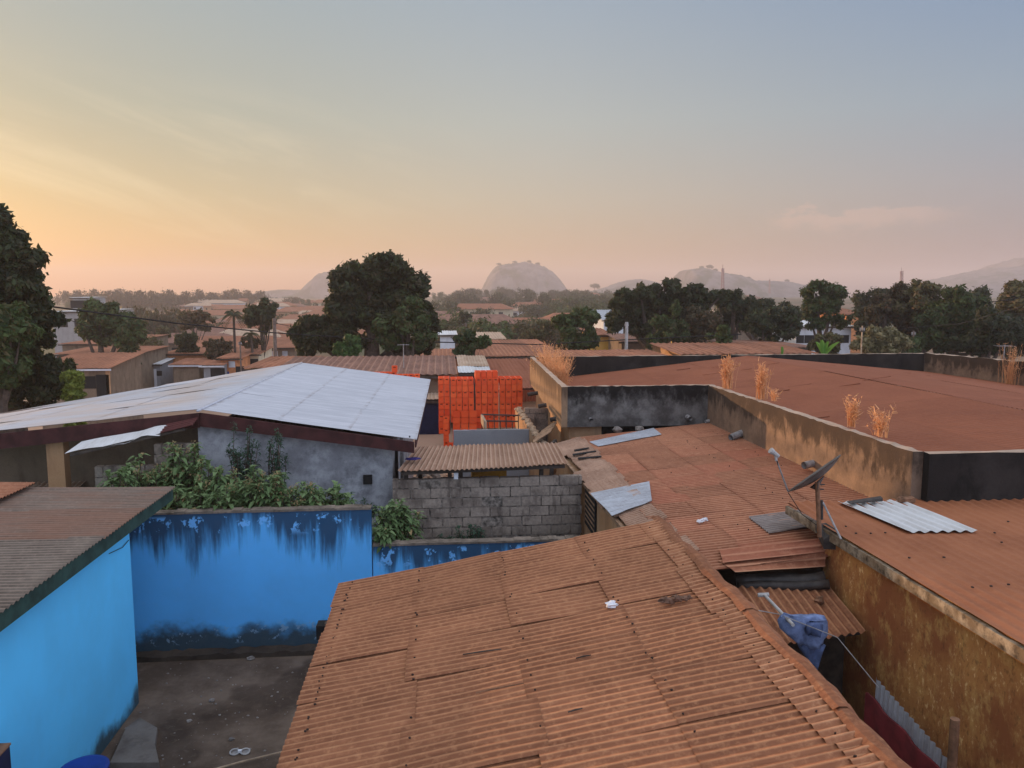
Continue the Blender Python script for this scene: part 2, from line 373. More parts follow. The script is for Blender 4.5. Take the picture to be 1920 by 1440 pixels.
def blockwall(mb, p0, p1, z0, z1, th=.15, bl=.42, bh=.2, seed=0, holes=(), mi=0, mmi=1):
    """hollow blocks laid in courses, real joints, mortar core set back"""
    q = random.Random(seed); p0 = np.array(p0, float); p1 = np.array(p1, float); L = np.linalg.norm(p1-p0); d = (p1-p0)/L; nn = np.array((-d[1], d[0]))
    def bx(a, b, za, zb, t0, t1, m, tint=None):
        c = [p0+d*a+nn*t0, p0+d*b+nn*t0, p0+d*b+nn*t1, p0+d*a+nn*t1]
        mb.hexa([(*k, za) for k in c], [(*k, zb) for k in c], m, tint)
    bx(.02, L-.02, z0, z1-.03, .022, th-.02, mmi)
    nc = int(round((z1-z0)/(bh+.012))); hh = (z1-z0)/nc
    for r in range(nc):
        x = -bl*(.5 if r % 2 else 0)-q.uniform(0, .06); i = 0
        while x < L:
            a, b = max(0, x), min(L, x+bl-.016-q.uniform(0, .022))
            if b-a > .05 and (r, i) not in holes:
                za = z0+r*hh+.006+q.uniform(0, .012); zb = z0+(r+1)*hh-.008-q.uniform(0, .014); o = q.uniform(-.008, .006)
                bx(a, b, za, zb, o, th+q.uniform(-.004, .004), mi, (q.random(), q.random(), 0))
            x += bl; i += 1

def leafcloud(clumps, n, size, seed=0, squash=.75, shell=.55, droop=.25):
    """n leaf faces spread through clumps [(centre, radius, tint)]"""
    q = np.random.RandomState(seed); C = np.array([c[0] for c in clumps]); Rr = np.array([c[1] for c in clumps]); T = np.array([c[2] for c in clumps])
    w = Rr**2; k = q.choice(len(clumps), n, p=w/w.sum())
    d = q.normal(size=(n, 3)); d /= np.linalg.norm(d, axis=1)[:, None]
    rad = (shell+(1-shell)*q.rand(n))*(.85+.3*q.rand(n))
    p = C[k]+d*(Rr[k]*rad)[:, None]*np.array((1, 1, squash))
    nr = d+q.normal(size=(n, 3))*.55+np.array((0, 0, .45)); nr /= np.linalg.norm(nr, axis=1)[:, None]
    a = np.cross(nr, q.normal(size=(n, 3))); a[:, 2] -= droop; a /= np.linalg.norm(a, axis=1)[:, None]; b = np.cross(nr, a)
    s = size*(.6+.8*q.rand(n))[:, None]
    fl = q.rand(n) < .2; p = p+d*(Rr[k]*q.rand(n)*.45*fl)[:, None]
    v = np.stack([p-a*s*.9, p+b*s*.42-nr*s*.1, p+a*s*.9, p-b*s*.42-nr*s*.1], 1).reshape(-1, 3)
    f = np.arange(4*n).reshape(n, 4)
    t = np.zeros((n, 3)); t[:, 0] = np.clip(T[k]+q.normal(size=n)*.3, 0, 1); t[:, 1] = q.rand(n)
    return v, f, t
# ------------------------------------------------------------------ ground
def sstep(a, b, x):
    t = max(0.0, min(1.0, (x-a)/(b-a))); return t*t*(3-2*t)
def terr(x, y):
    drop = 1.6+2.8*sstep(6, -14, x)
    return -drop*sstep(36, 58, y)-1.6*sstep(70, 200, y)+6.5*sstep(230, 640, y)+.002*max(0, y-640)
def ground_mat():
    n = mat('ground'); p = n.pos(); x = n.xyz(p)
    b = n.noise(p, .7, 6, .65); f = n.noise(p, 9, 6, .7); far = n.noise(p, .012, 5, .6)
    c = n.mix(n.ss(b, .36, .64), (.085,.058,.041), (.18,.13,.095))
    c = n.mix(n.m('MULTIPLY', n.ss(n.noise(n.vm('ADD', p, (3.1, 1.7, 0)), .55, 3, .5), .52, .60), .65), c, (.042,.028,.02))
    c = n.mix(n.m('MULTIPLY', n.ss(f, .5, .75), .4), c, (.19,.145,.11))
    c = n.mix(n.ss(x[1], 19, 24), c, n.mix(f, (.34,.21,.145), (.42,.28,.20)))
    c = n.mix(n.ss(x[1], 60, 110), c, n.mix(n.ss(far, .40, .60), (.20,.125,.075), (.085,.085,.04)))
    n.out(c, .95, 0, n.m('ADD', f, b), .5, .03)
ground_mat()
mb = MB()
quadgrid(mb, -40, 60, -12, 40, 25, 13, lambda x, y: terr(x, y))
for (x0, x1, y0, y1, nx, ny) in ((-2300, -40, -12, 40, 30, 1), (60, 2300, -12, 40, 30, 1), (-2300, 2300, 40, 130, 160, 30), (-2300, 2300, 130, 2300, 90, 90)):
    quadgrid(mb, x0, x1, y0, y1, nx, ny, lambda x, y: terr(x, y))
tag(mb.build('ground', 'ground', None, True), None, None, None, 'structure')

# ------------------------------------------------------------------ front house, rusty roof
t = thing('house', 'house under the big dusty corrugated roof nearest the viewer', 'house', (1, 7, 0))
mb = MB()
E0, E1 = (-1.46, 10.87, 2.40), (-1.46, 1.0, 2.40); G0, G1 = (3.20, 10.93, 3.17), (3.20, 1.0, 3.17)
corr(mb, E0, G0, G1, E1, .098, .0082, 16, 8, 4, 12, .0045, 3, sag=.016, ragged=.03)
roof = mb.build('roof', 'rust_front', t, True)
nl = MB()
for r_, u in enumerate((.045, .255, .505, .755, .965)):
    for j in range(16 if u < .9 else 44):
        for q_ in range(3):
            v = (j+rng.uniform(.2, .8))/(16 if u < .9 else 44); uu = u+rng.uniform(-.004, .004)
            if q_ and rng.random() < .62: continue
            v = min(.99, v+q_*.02)
            c = np.array(G0)*(1-uu)*(1-v)+np.array(E0)*uu*(1-v)+np.array(E1)*uu*v+np.array(G1)*(1-uu)*v
            s_ = rng.uniform(.008, .013)
            nl.blob((c[0], c[1], c[2]+.022), (s_*1.2, s_, .012), 0, j, .2, 6, 3)
tag(nl.build('roof_nail', 'nail', t), None, None, None, 'stuff')
cap = MB()
ys = [10.98, 9.35, 7.55, 5.6, 3.6, 1.0]
for i in range(5):
    y0, y1 = ys[i]+.12, ys[i+1]; k = 12; z = 3.205+.012*((i*2) % 3); w = .075+.012*rng.random()
    vs = []
    for j in range(k+1):
        y = y0+(y1-y0)*j/k; wob = .012*math.sin(j*1.9+i*2); kx = .02*math.sin(j*.7+i)
        vs += [(3.20-w+kx, y, z-.022+wob), (3.20-.03+kx, y, z+.006+wob*.5), (3.20+.04+kx, y, z+.008), (3.20+w+.03+kx, y, z-.035-wob*1.5)]
    fs = [(j*4+c, j*4+4+c, j*4+5+c, j*4+1+c) for j in range(k) for c in range(3)]
    cap.add(vs, fs, 0, (rng.random()*.6, .5, .6))
cap.build('ridge_cap', 'rust_front', t)
lp = MB()
corr(lp, (3.17, 10.9, 3.195), (2.90, 10.9, 3.136), (2.90, 1, 3.136), (3.17, 1, 3.182), .098, .0115, 4, 8, 1, 16, .003, 21, sag=.004, ragged=.05)
lp.build('ridge_strip', 'sheet_ridge', t, True)
w = MB(); w.box(-1.15, 3.15, 1.2, 10.6, 0, 2.40); w.build('wall', 'brown_plaster', t)
for y in (9.6, 7.9, 6.2): w = MB(); w.box(-1.5, -1.16, y, y+.08, 2.28, 2.36); w.build('rafter', 'wood_dark', t)

# things lying on that roof
def roofz(x, y): return 2.40+(x+1.46)/4.66*.77
def crumple(name, label, cat, x, y, r, m, seed):
    mb = MB(); mb.blob((x, y, roofz(x, y)+r[2]*.7+.012), r, 0, seed, .45, 11, 8); return tag(mb.build(name, m), label, cat)
crumple('plastic_bag', 'small crumpled white plastic bag lying on the dusty corrugated roof', 'bag', 1.92, 8.35, (.065, .045, .035), 'white_plastic', 3)
mb = MB()
for k in range(14):
    mb.blob((2.6+rng.uniform(-.15, .15), 8.15+rng.uniform(-.03, .03), roofz(2.6, 8)+.035+rng.uniform(0, .03)), (.05, .03, .025), 0, k, .6, 7, 5)
tag(mb.build('dry_rag', 'dry_rag'), 'shrivelled brown rag lying near the ridge of the dusty roof', 'rag')
for i, (a, b, lab) in enumerate((((868, 1227), (940, 1217), 'longest black stick lying along the front roof corrugations'), ((1080, 1234), (1108, 1228), 'short black twig on the front roof below the plastic bag'), ((1065, 1335), (1092, 1328), 'thin short twig on the front roof near the bottom of the photo'), ((892, 1299), (982, 1281), 'reddish rusty rod lying on the front roof'))):
    pa = P(*a, z=2.85); pb = P(*b, z=2.87)
    za, zb = roofz(pa[0], pa[1])+.024, roofz(pb[0], pb[1])+.024
    pa, pb = P(*a, z=za), P(*b, z=zb)
    mb = MB(); mb.tube([pa, (pa+pb)/2+(0, 0, .003), pb], [.007, .009, .006], 6)
    tag(mb.build('rod' if i == 3 else 'stick', 'rust_pole' if i == 3 else 'wood_dark'), lab, 'rod' if i == 3 else 'stick')

# ------------------------------------------------------------------ blue house
t = thing('blue_house', 'bright blue house with brownish corrugated roof and dark green eaves board', 'house', (-7, 10, 0))
mb = MB(); mb.box(-12, -4.88, 3, 12.28, 0, 3.02); mb.build('wall', 'blue_house', t)
mb = MB(); corr(mb, (-12.5, 13.62, 3.30), (-4.60, 13.58, 3.22), (-4.60, 2.5, 3.20), (-12.5, 2.5, 3.30), .10, .012, 22, 8, 2, 8, .004, 9, sag=.010, ragged=.03)
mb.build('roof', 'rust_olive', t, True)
mb = MB(); wallstrip(mb, (-4.64, 3), (-4.64, 13.6), .03, 2.985, 3.185, 130, .008, 4); mb.build('eaves_board', 'green_fascia', t)
mb = MB(); corr(mb, (-8.2, 13.75, 3.33), (-6.9, 13.6, 3.335), (-6.9, 11.9, 3.335), (-8.2, 12.2, 3.33), .085, .01, 6, 8, 1, 2, .005, 19)
mb.build('roof_patch', 'rust_middle', t, True)
mb = MB(); mb.tube([(-4.86, 12.2, 2.72), (-4.84, 11.9, 2.70), (-4.87, 11.5, 2.74)], .006, 6); mb.build('wire', 'cable', t)
t = thing('lean_to', 'low pinkish corrugated shelter peeking out behind the blue house roof', 'lean-to', (-9, 18.5, 0))
mb = MB(); corr(mb, (-11.6, 19.5, 2.30), (-11.6, 18.0, 2.1), (-8.25, 18.0, 2.1), (-8.35, 19.3, 2.25), .13, .022, 6, 8, 1, 4, .004, 2)
mb.build('roof', 'sheet_cream', t, True)
for x in (-11.4, -8.5):
    for y in (18.2, 19.2): mb = MB(); mb.bar((x, y, 0), (x, y, 2.1), .08); mb.build('post', 'wood_dark', t)

# ------------------------------------------------------------------ blue yard walls, yard things
def bluewall(name, label, x0, x1, z, m, seed):
    t = thing(name, label, 'wall', (x0, 13.95, 0))
    mb = MB(); wallstrip(mb, (x0, 13.95), (x1, 13.95), .16, 0, z, 60, .012, seed); mb.build('plaster_face', m, t)
    mb = MB()
    for i in range(28):
        a = x0+(x1-x0)*i/28; b = x0+(x1-x0)*(i+1)/28
        h = rng.uniform(.018, .04); mb.box(a, b+.002*(i % 2), 13.925+rng.uniform(0, .012), 14.14+.002*(i % 3), z-.012, z+h)
    mb.build('coping', 'coping', t)
bluewall('yard_wall', 'tall blue yard wall with black mould running down from its top', -5.9, -1.29, 2.64, 'blue_high', 2)
bluewall('yard_wall', 'lower blue yard wall with peeling paint behind the front roof', -1.27, 3.3, 1.94, 'blue_low', 5)
mb = MB(); wallstrip(mb, (-5.9, 13.70), (-1.2, 13.70), .24, 0, .10, 40, .025, 8, 0); tag(mb.build('plinth', 'soil'), 'low dark earth ledge along the foot of the tall blue wall', 'ledge')
mb = MB()
for i in range(200):
    x, y = rng.uniform(-4.8, -1.5), rng.uniform(9.5, 13.6); r = rng.choice((.006, .008, .011, .016))
    mb.blob((x, y, r*.4), (r*1.3, r, r*.8), rng.choice((0, 0, 1)), i, .3, 6, 4)
tag(mb.build('gravel', ['stone', 'pebble']), None, None, None, 'stuff')
for px, py, r, lab in ((392, 1221, .06, 'largest stone in the yard close to the tall blue wall'), (470, 1237, .05, 'grey stone in the yard below the stain on the blue wall'), (434, 1388, .035, 'small pale stone in the yard beside the white plastic holder'), (397, 1315, .04, 'stone on the damp patch in the middle of the yard'), (355, 1353, .03, 'pebble sized stone on the yard beside the concrete slab')):
    q = P(px, py, z=0); mb = MB(); mb.blob((q[0], q[1], r*.5), (r*1.3, r, r*.7), 0, px, .3, 8, 6); tag(mb.build('stone', 'stone'), lab, 'stone')
sl = [P(*q, z=0) for q in ((205, 1440), (300, 1440), (292, 1405), (296, 1372), (262, 1352), (236, 1372))]
mb = MB(); k = len(sl); cc = sum(sl)/k
mb.add([(*q[:2], 0.0) for q in sl]+[(q[0]*.97+cc[0]*.03, q[1]*.97+cc[1]*.03, .07) for q in sl], [tuple(range(k, 2*k))]+[(i, (i+1) % k, k+(i+1) % k, k+i) for i in range(k)])
tag(mb.build('concrete_slab', 'slab_concrete'), 'broken concrete slab on the yard at the foot of the blue house', 'slab')
t = thing('plastic_holder', 'white double ring plastic holder lying on the dark yard soil', 'holder', P(450, 1413, z=0))
c = P(450, 1413, z=0)
for s_ in (-1, 1):
    mb = MB(); pts = []
    for k in range(15):
        a = 2*math.pi*k/14; pts.append((c[0]+s_*.075+.062*math.cos(a), c[1]+.042*math.sin(a), .03+.02*math.sin(a)))
    mb.tube(pts, .011, 7, 0, False); mb.add([p_-np.array((0, 0, .02)) for p_ in np.array(pts[:14])], [tuple(range(14))], 1); mb.build('ring', ['pole_concrete', 'grey_pipe'], t)
mb = MB(); mb.box(c[0]-.025, c[0]+.025, c[1]-.02, c[1]+.02, .02, .055); mb.build('bridge', 'white_plastic', t)
a, b = P(385, 1447, z=.02), P(540, 1407, z=.06)
mb = MB(); mb.tube([a, (a*.6+b*.4)+(0, 0, .01), b], [.012, .014, .012], 7); tag(mb.build('bamboo_stick', 'wood_pale'), 'long thin pale stick lying on the yard soil', 'stick')
def barrel(name, label, x, y, h, r, m):
    t = thing(name, label, 'barrel', (x, y, 0)); pr = [(0, r*.95), (.03, r), (h*.33, r*1.02), (h*.34, r*1.06), (h*.37, r*1.02), (h*.66, r*1.02), (h*.68, r*1.06), (h*.7, r*1.02), (h-.03, r), (h, r*.96)]
    mb = MB(); mb.tube([(x, y, z) for z, _ in pr], [q for _, q in pr], 24); mb.build('drum', m, t, False)
    mb = MB(); mb.tube([(x, y, h-.02), (x, y, h+.02), (x, y, h+.025)], [r*1.03, r*1.03, r*.9], 24); mb.build('rim', m, t)
barrel('barrel', 'bright blue plastic barrel against the blue house wall', -4.26, 9.02, .92, .27, 'barrel_blue')
t = thing('cabinet', 'dark navy cabinet with a rusty top edge against the blue house', 'cabinet', (-4.6, 8.4, 0))
q = P(18, 1397, X=-4.5); mb = MB(); mb.box(-4.86, -4.5, q[1]-1.0, q[1], 0, q[2]); mb.build('body', 'navy', t)
mb = MB(); mb.box(-4.87, -4.49, q[1]-1.01, q[1]+.01, q[2], q[2]+.02); mb.build('top', 'rust_pole', t)
t = thing('meter_box', 'small black box on the wall under the front roof eave', 'box', (-1.3, 11, 0))
mb = MB(); q = P(580, 1246, X=-1.62); mb.box(-1.66, -1.15, 10.2, 10.3, q[2]-.1, q[2]) ; mb.box(-1.70, -1.56, 10.16, 10.36, q[2]-.16, q[2]+.03); mb.build('case', 'dark_void', t)

# ------------------------------------------------------------------ white roofed house
t = thing('long_house', 'grey plastered house with wide silver aluminium gable roof', 'house', (-4, 22, 0))
XR, ZR = -5.0, 4.12
mb = MB(); ry = lambda x: 0
corr(mb, (-.52, 16.15, 3.49), (XR, 16.62, ZR), (-4.95, 28.2, ZR), (-.36, 28.0, 3.49), .09, .006, 10, 6, 3, 4, .0025, 31, sag=.003)
corr(mb, (-9.6, 16.9, 3.66), (-5.0, 16.6, ZR+.02), (-4.95, 28.2, ZR+.02), (-9.6, 28.1, 3.40), .09, .006, 10, 6, 2, 5, .003, 32, sag=.012)
corr(mb, (-16.0, 17.3, 2.95), (-9.4, 17.0, 3.66), (-9.4, 28.1, 3.40), (-16.0, 27.4, 2.36), .09, .006, 10, 6, 3, 5, .004, 33, sag=.015)
mb.build('roof', 'aluminium', t, True)
mb = MB(); mb.tube([(XR-.02, 16.4, ZR+.012), (XR+.01, 22, ZR+.005), (-4.95, 28.25, ZR+.0)], .03, 6); mb.build('ridge_cap', 'aluminium', t, True)
mb = MB()
wallstrip(mb, (-5.02, 16.58), (-.56, 16.12), -.04, ZR-.34, ZR-.05, 12, .002, 1, z0b=3.22, z1b=3.455)
wallstrip(mb, (-9.62, 16.86), (-5.03, 16.56), -.04, 3.28, 3.60, 12, .002, 1, z0b=ZR-.36, z1b=ZR-.05)
wallstrip(mb, (-16, 17.26), (-9.63, 16.87), -.04, 2.62, 2.9, 12, .002, 1, z0b=3.28, z1b=3.6)
mb.build('fascia', 'maroon_fascia', t)
mb = MB(); wallstrip(mb, (-.55, 16.14), (-.40, 27.9), -.03, 3.33, 3.455, 10, .001, 2); mb.build('eaves_board', 'maroon_fascia', t)
mb = MB(); wallstrip(mb, (-5.13, 16.72), (-1.06, 16.72), .18, 0, 3.85, 4, 0, 1, z1b=3.34); wallstrip(mb, (-1.06, 16.725), (-1.0, 27.6), .18, 0, 3.36, 3, 0, 1)
wallstrip(mb, (-5.135, 27.5), (-5.13, 16.73), .18, 0, 3.6, 3, 0, 1); wallstrip(mb, (-1.06, 27.55), (-5.1, 27.55), .18, 0, 3.3, 3, 0, 1, z1b=3.8)
mb.build('wall', 'grey_plaster', t)
mb = MB(); wallstrip(mb, (-14, 18.6), (-5.4, 18.6), .15, 0, 2.8, 3, 0, 1, z1b=3.6); mb.build('inner_wall', 'brown_plaster', t)
mb = MB(); mb.box(-8.35, -8.0, 17.0, 17.25, 0, 3.55); mb.build('pillar', 'tan_wall', t)
mb = MB(); q = P(690, 897, Y=16.7); mb.box(q[0]-.1, q[0]+.09, 16.66, 16.719, q[2]-.12, q[2]+.08); mb.build('vent_hole', 'dark_void', t)
mb = MB(); mb.box(-1.045, -.99, 17.5, 17.75, 1.6, 3.2); mb.build('window', 'dark_void', t)
mb = MB(); mb.bar((-.93, 17.9, 0), (-.93, 17.9, 3.3), .05); mb.build('downpipe', 'grey_pipe', t)
mb = MB(); mb.bar((-.93, 18.6, 0), (-.93, 18.6, 3.3), .04); mb.build('downpipe', 'grey_pipe', t)
mb = MB(); q = P(770, 820, Y=16.2); mb.blob((q[0]-.02, 16.2, q[2]+.015), (.02, .02, .02), 0, 1); mb.build('gutter_bolt', 'dark_void', t)
t = thing('lean_to_shed', 'small block shed with a bent white tin sheet tucked under the silver roof', 'shed', (-6.2, 16.5, 0))
mb = MB(); blockwall(mb, (-7.15, 16.45), (-5.18, 16.45), 0, 3.0, .15, .42, .24, 5); blockwall(mb, (-5.95, 16.46), (-5.18, 16.46), 3.0, 3.45, .15, .42, .22, 6); mb.build('wall', ['block', 'mortar'], t)
mb = MB(); a, b = P(125, 846, Y=16.1), P(300, 812, Y=16.1)
vs = []; k = 16
for j in range(k+1):
    s_ = j/k; p_ = a+(b-a)*s_; wv = .02*math.sin(s_*9)+(.03*math.sin(s_*17) if s_ > .5 else 0)
    vs += [(p_[0], 16.0+.05*s_, p_[2]-.03+wv), (p_[0]+.12, 16.5, p_[2]+.12+wv*.4)]
mb.add(vs, [(2*j, 2*j+2, 2*j+3, 2*j+1) for j in range(k)], 0, (.5, .4, 0)); mb.build('roof', 'sheet_white', t)
mb = MB(); c = P(362, 797, Y=16.2); corr(mb, (b[0], 16.05, b[2]-.02), (c[0], 16.1, c[2]), (c[0], 16.5, c[2]+.1), (b[0], 16.5, b[2]+.1), .1, .015, 4, 6, 1, 1); mb.build('roof_end', 'sheet_maroon', t)
mb = MB(); mb.bar((-7.4, 16.0, a[2]-.06), (-5.2, 16.15, c[2]-.07), .05); mb.build('beam', 'wood_dark', t)

# ------------------------------------------------------------------ block wall, canopy, backyard
t = thing('block_wall', 'grey hollow block wall with holes standing under the rusty canopy', 'wall', (1, 16.3, 0))
mb = MB(); blockwall(mb, (-1.04, 16.3), (3.05, 16.3), 0, 2.62, .16, .43, .205, 3, holes={(9, 5), (7, 5), (5, 6), (11, 2)}); mb.build('blocks', ['block', 'mortar'], t)
t = thing('canopy', 'narrow rusty corrugated canopy on posts above the block wall', 'canopy', (1, 17, 0))
mb = MB()
corr(mb, (-.55, 18.0, 2.98), (-.92, 16.05, 2.84), (.35, 16.02, 2.86), (.5, 18.0, 2.99), .095, .016, 8, 8, 1, 2, .005, 6, ragged=.03)
corr(mb, (.48, 18.0, 3.0), (.33, 16.0, 2.875), (2.70, 16.05, 2.93), (2.72, 17.9, 3.02), .095, .016, 8, 8, 1, 3, .006, 7, ragged=.06)
mb.build('roof', 'sheet_canopy', t, True)
mb = MB(); mb.bar((-.85, 16.2, 2.77), (2.65, 16.2, 2.85), .07); mb.build('beam', 'wood_dark', t); mb = MB(); mb.bar((-.6, 17.8, 2.88), (2.65, 17.8, 2.93), .07); mb.build('beam', 'wood_dark', t)
for x, y in ((-.75, 16.2), (.18, 16.38), (.42, 16.45), (2.2, 16.5), (2.62, 17.8), (-.5, 17.8)):
    mb = MB(); mb.bar((x, y+.15, 0), (x, y+.15, 2.8), .09); mb.build('post', 'wood_dark', t)
mb = MB(); q = P(855, 890, Y=16.2); mb.box(q[0]-.045, q[0]+.045, 16.24, 16.27, q[2]-.11, q[2]+.09); tag(mb.build('white_card', 'white_plastic'), 'small white card hanging from the canopy post on the block wall', 'card')
mb = MB(); q = P(776, 857, z=2.98); mb.blob((q[0], q[1]-.2, 2.985), (.17, .09, .025), 0, 4, .25, 10, 5); tag(mb.build('cloth', 'purple_cloth'), 'dark purple cloth lying on the rusty canopy', 'cloth')
t = thing('wooden_bench', 'yellow ochre wooden counter half hidden under the canopy', 'counter', (1.3, 18.2, 0))
mb = MB(); q = P(885, 878, Y=18.3); q2 = P(950, 878, Y=18.3); mb.box(q[0], q2[0], 18.3, 18.9, 0, 2.52); mb.build('body', 'yellow_box', t)
mb = MB(); mb.box(q[0]-.06, q2[0]+.06, 18.2, 19.0, 2.53, 2.58); mb.build('top', 'orange_wall', t)
mb = MB()
for i in range(60):
    a = rng.uniform(0, 6.28); d_ = rng.uniform(0, 1)**.7
    mb.blob((-.2+1.1*d_*math.cos(a), 26.5+1.2*d_*math.sin(a), .25*(1-d_)), (.16, .14, .11), rng.choice((0, 0, 1)), i, .4, 7, 5)
tag(mb.build('rubble_heap', ['sand', 'stone']), 'sandy rubble heap seen through the gap below the canopy', 'rubble')
t = thing('garden_wall', 'smooth grey rendered wall in front of the orange crates', 'wall', (1.5, 24, 0))
mb = MB(); wallstrip(mb, (.39, 24), (2.78, 24), .15, 0, 2.3, 20, .008, 3); mb.build('render_face', 'grey_smooth', t)
t = thing('garden_wall', 'crumbling sunlit wall with broken top beside the grey rendered wall', 'wall', (2.9, 25, 0))
mb = MB(); wallstrip(mb, (2.95, 20.6), (2.95, 28.6), .17, 0, 2.32, 30, .05, 6); mb.build('render_face', 'tan_wall', t)
mb = MB()
for i in range(46):
    y = 20.7+i*.17; mb.blob((2.87+rng.uniform(-.05, .05), y, 2.33+rng.uniform(0, .03)), (.1, .1, .06), 0, i, .35, 7, 5)
mb.build('broken_top', 'wood_pale', t)
t = thing('block_wall', 'short dark block wall between the sunlit wall and the parapet house', 'wall', (3.3, 27.5, 0))
mb = MB(); blockwall(mb, (2.96, 27.0), (3.95, 27.0), 0, 2.55, .15, .42, .2, 12); mb.build('blocks', ['block', 'mortar'], t)
# broken sheets and timber in the corner
t = thing('scrap_sheet', 'broken rusty corrugated scraps leaning in the corner by the parapet house', 'scrap', (3.2, 20.8, 2.3))
for i in range(6):
    mb = MB(); a = P(1000+3*i, 830-3.5*i, Y=21.0+.35*i); b = P(1034+2*i, 808-3*i, Y=21.4+.35*i)
    mb.hexa([a+(0, 0, -.02), b+(0, 0, -.02), b+(.03, .3, .0), a+(.03, .3, .0)], [a, b, b+(.03, .3, .03), a+(.03, .3, .03)]); mb.build('strip', 'wood', t)
for i, (a, b, lab) in enumerate((((1015, 850), (1042, 826), 'dark timber poking up in the corner beside the rusty middle roof'), ((1012, 838), (1030, 846), 'short dark timber lying in the rubble corner by the middle roof'))):
    mb = MB(); mb.bar(P(*a, Y=20.3), P(*b, Y=20.9), .08); tag(mb.build('timber', 'wood_dark'), lab, 'timber')

# bed-frame rail
t = thing('metal_rack', 'dark metal rail frame standing behind the grey wall before the crates', 'rack', (1.8, 26, 0))
a0, a1 = P(903, 777, Y=26), P(972, 779, Y=26); b0, b1 = P(907, 803, Y=26.0), P(972, 800, Y=26.0); m0, m1 = P(904, 789, Y=26), P(972, 790, Y=26)
for x_, y_ in ((a0, a1), (m0, m1)):
    mb = MB(); mb.bar(x_, y_, .045); mb.build('rail', 'dark_metal', t)
for i in range(7):
    mb = MB(); s_ = i/6; lo = b0+(b1-b0)*s_; hi = a0+(a1-a0)*s_ if i % 2 == 0 else m0+(m1-m0)*s_
    mb.bar((lo[0], 26, 0 if i in (0, 6) else lo[2]-.4), (hi[0], 26, hi[2]), .03); mb.build('upright', 'dark_metal', t)
mb = MB(); mb.hexa([a0+(-.03, .0, -.28), a0+(.04, .0, -.28), a0+(.12, -.9, -.42), a0+(.05, -.9, -.42)], [a0+(-.03, 0, 0), a0+(.04, 0, 0), a0+(.12, -.9, -.1), a0+(.05, -.9, -.1)]); mb.build('end_board', 'wood_pale', t)

# ------------------------------------------------------------------ crates
def crate_mesh(w, d, h, slot=True):
    mb = MB(); th = .014; g = .010
    x0, x1, y0, y1 = -w/2+g, w/2-g, -d/2+g, d/2-g; z1 = h-.014
    mb.box(x0, x1, y0, y0+th, 0, z1); mb.box(x0, x1, y1-th, y1, 0, z1); mb.box(x0, x0+th, y0+th, y1-th, 0, z1); mb.box(x1-th, x1, y0+th, y1-th, 0, z1)
    mb.box(x0+th, x1-th, y0+th, y1-th, 0, .02)
    for i in (1, 2): mb.box(x0+i*(x1-x0)/3-.004, x0+i*(x1-x0)/3+.004, y0+th, y1-th, .02, h*.72)
    for i in (1, 2, 3): mb.box(x0+th, x1-th, y0+i*(y1-y0)/4-.004, y0+i*(y1-y0)/4+.004, .021, h*.71)
    e = .009   # rims proud of the sides, with a raised panel
    for zz in ((0, .022), (z1-.026, z1)):
        mb.box(x0-.002, x1+.002, y0-e, y0-.001, *zz); mb.box(x0-e*.4, x0-.001, y0, y1, *zz); mb.box(x1+.001, x1+e*.4, y0, y1, *zz)
    for xx in (x0, x1-.02): mb.box(xx, xx+.02, y0-e, y0-.001, .023, z1-.027)
    if slot: mb.box(-w*.2, w*.2, y0-.004, y0-.0005, h*.70, h*.86, 1)
    else: mb.box(-w*.28, w*.28, y0-.006, y0-.0005, h*.2, h*.66)
    me = mb.build('crate', ['orange_plastic', 'dark_slot']); d_ = me.data; bpy.data.objects.remove(me); return d_
CW, CD, CH = .25, .36, .27
MA, MBb, MW = crate_mesh(CW, CD, CH, True), crate_mesh(CW, CD, CH, False), crate_mesh(.335, .26, .27, False)
ORD = ['first', 'second', 'third', 'fourth', 'fifth', 'sixth', 'seventh', 'eighth', 'ninth', 'tenth', 'eleventh', 'twelfth']
GRP = 'orange drink crates stacked in the backyard'
def crate(me, x, y, z, lab, rz=0.0):
    o = bpy.data.objects.new('crate', me); COL.objects.link(o); o.location = (x, y, z); o.rotation_euler = (0, 0, rz+rng.uniform(-.02, .02)); tag(o, lab, 'crate', GRP)
def stack(x, y, n, who, across=4, me=None, depth=1, topd=3, w=CW, z0=0, d=CD, lower=0):
    for r_ in range(n):
        for c in range(across):
            for k in range(topd if r_ == n-1 else depth):
                if r_ < lower: continue
                m_ = me or (MA if r_ % 2 == 0 else MBb)
                pos = 'top' if r_ == n-1 else f'{ORD[n-1-r_]} from top'
                pl = f'{ORD[c]} column' if across > 1 else 'only column'
                lab = f'orange crate, {pos}, {pl} of {who}' + ('' if k == 0 else (' second row' if k == 1 else ' third row'))
                crate(m_, x+(c+.5)*w+rng.uniform(-.004, .004), y+d/2+k*d+rng.uniform(-.012, .012), z0+r_*CH, lab)
stack(.43, 33.0, 11, 'big stack nearest dark doorway', lower=4)
stack(1.50, 33.04, 11, 'tallest big stack', lower=3)
crow = 11
for c in range(4):
    for k in range(2): crate(MBb, 1.50+(c+.5)*CW, 33.04+CD*1.5+k*CD, 11*CH, f'orange crate, upper layer, {ORD[c]} column on the middle stack, {("front","back")[k]} row')
stack(2.55, 33.1, 11, 'big stack nearest cream wall', lower=3)
stack(-.10, 33.35, 11, 'narrow stack by dark doorway', across=2, lower=2)
stack(.50, 32.68, 6, 'low stack before the big ones', across=3, me=MW, w=.345, d=.27, topd=1, lower=1)
stack(.10, 32.9, 5, 'slim stack before the doorway one', across=1, topd=1, lower=0)
crate(MA, .40, 32.60, 0, 'single orange crate on the bare ground before the stacks')
q = P(700, 700, Y=34); n_ = 0
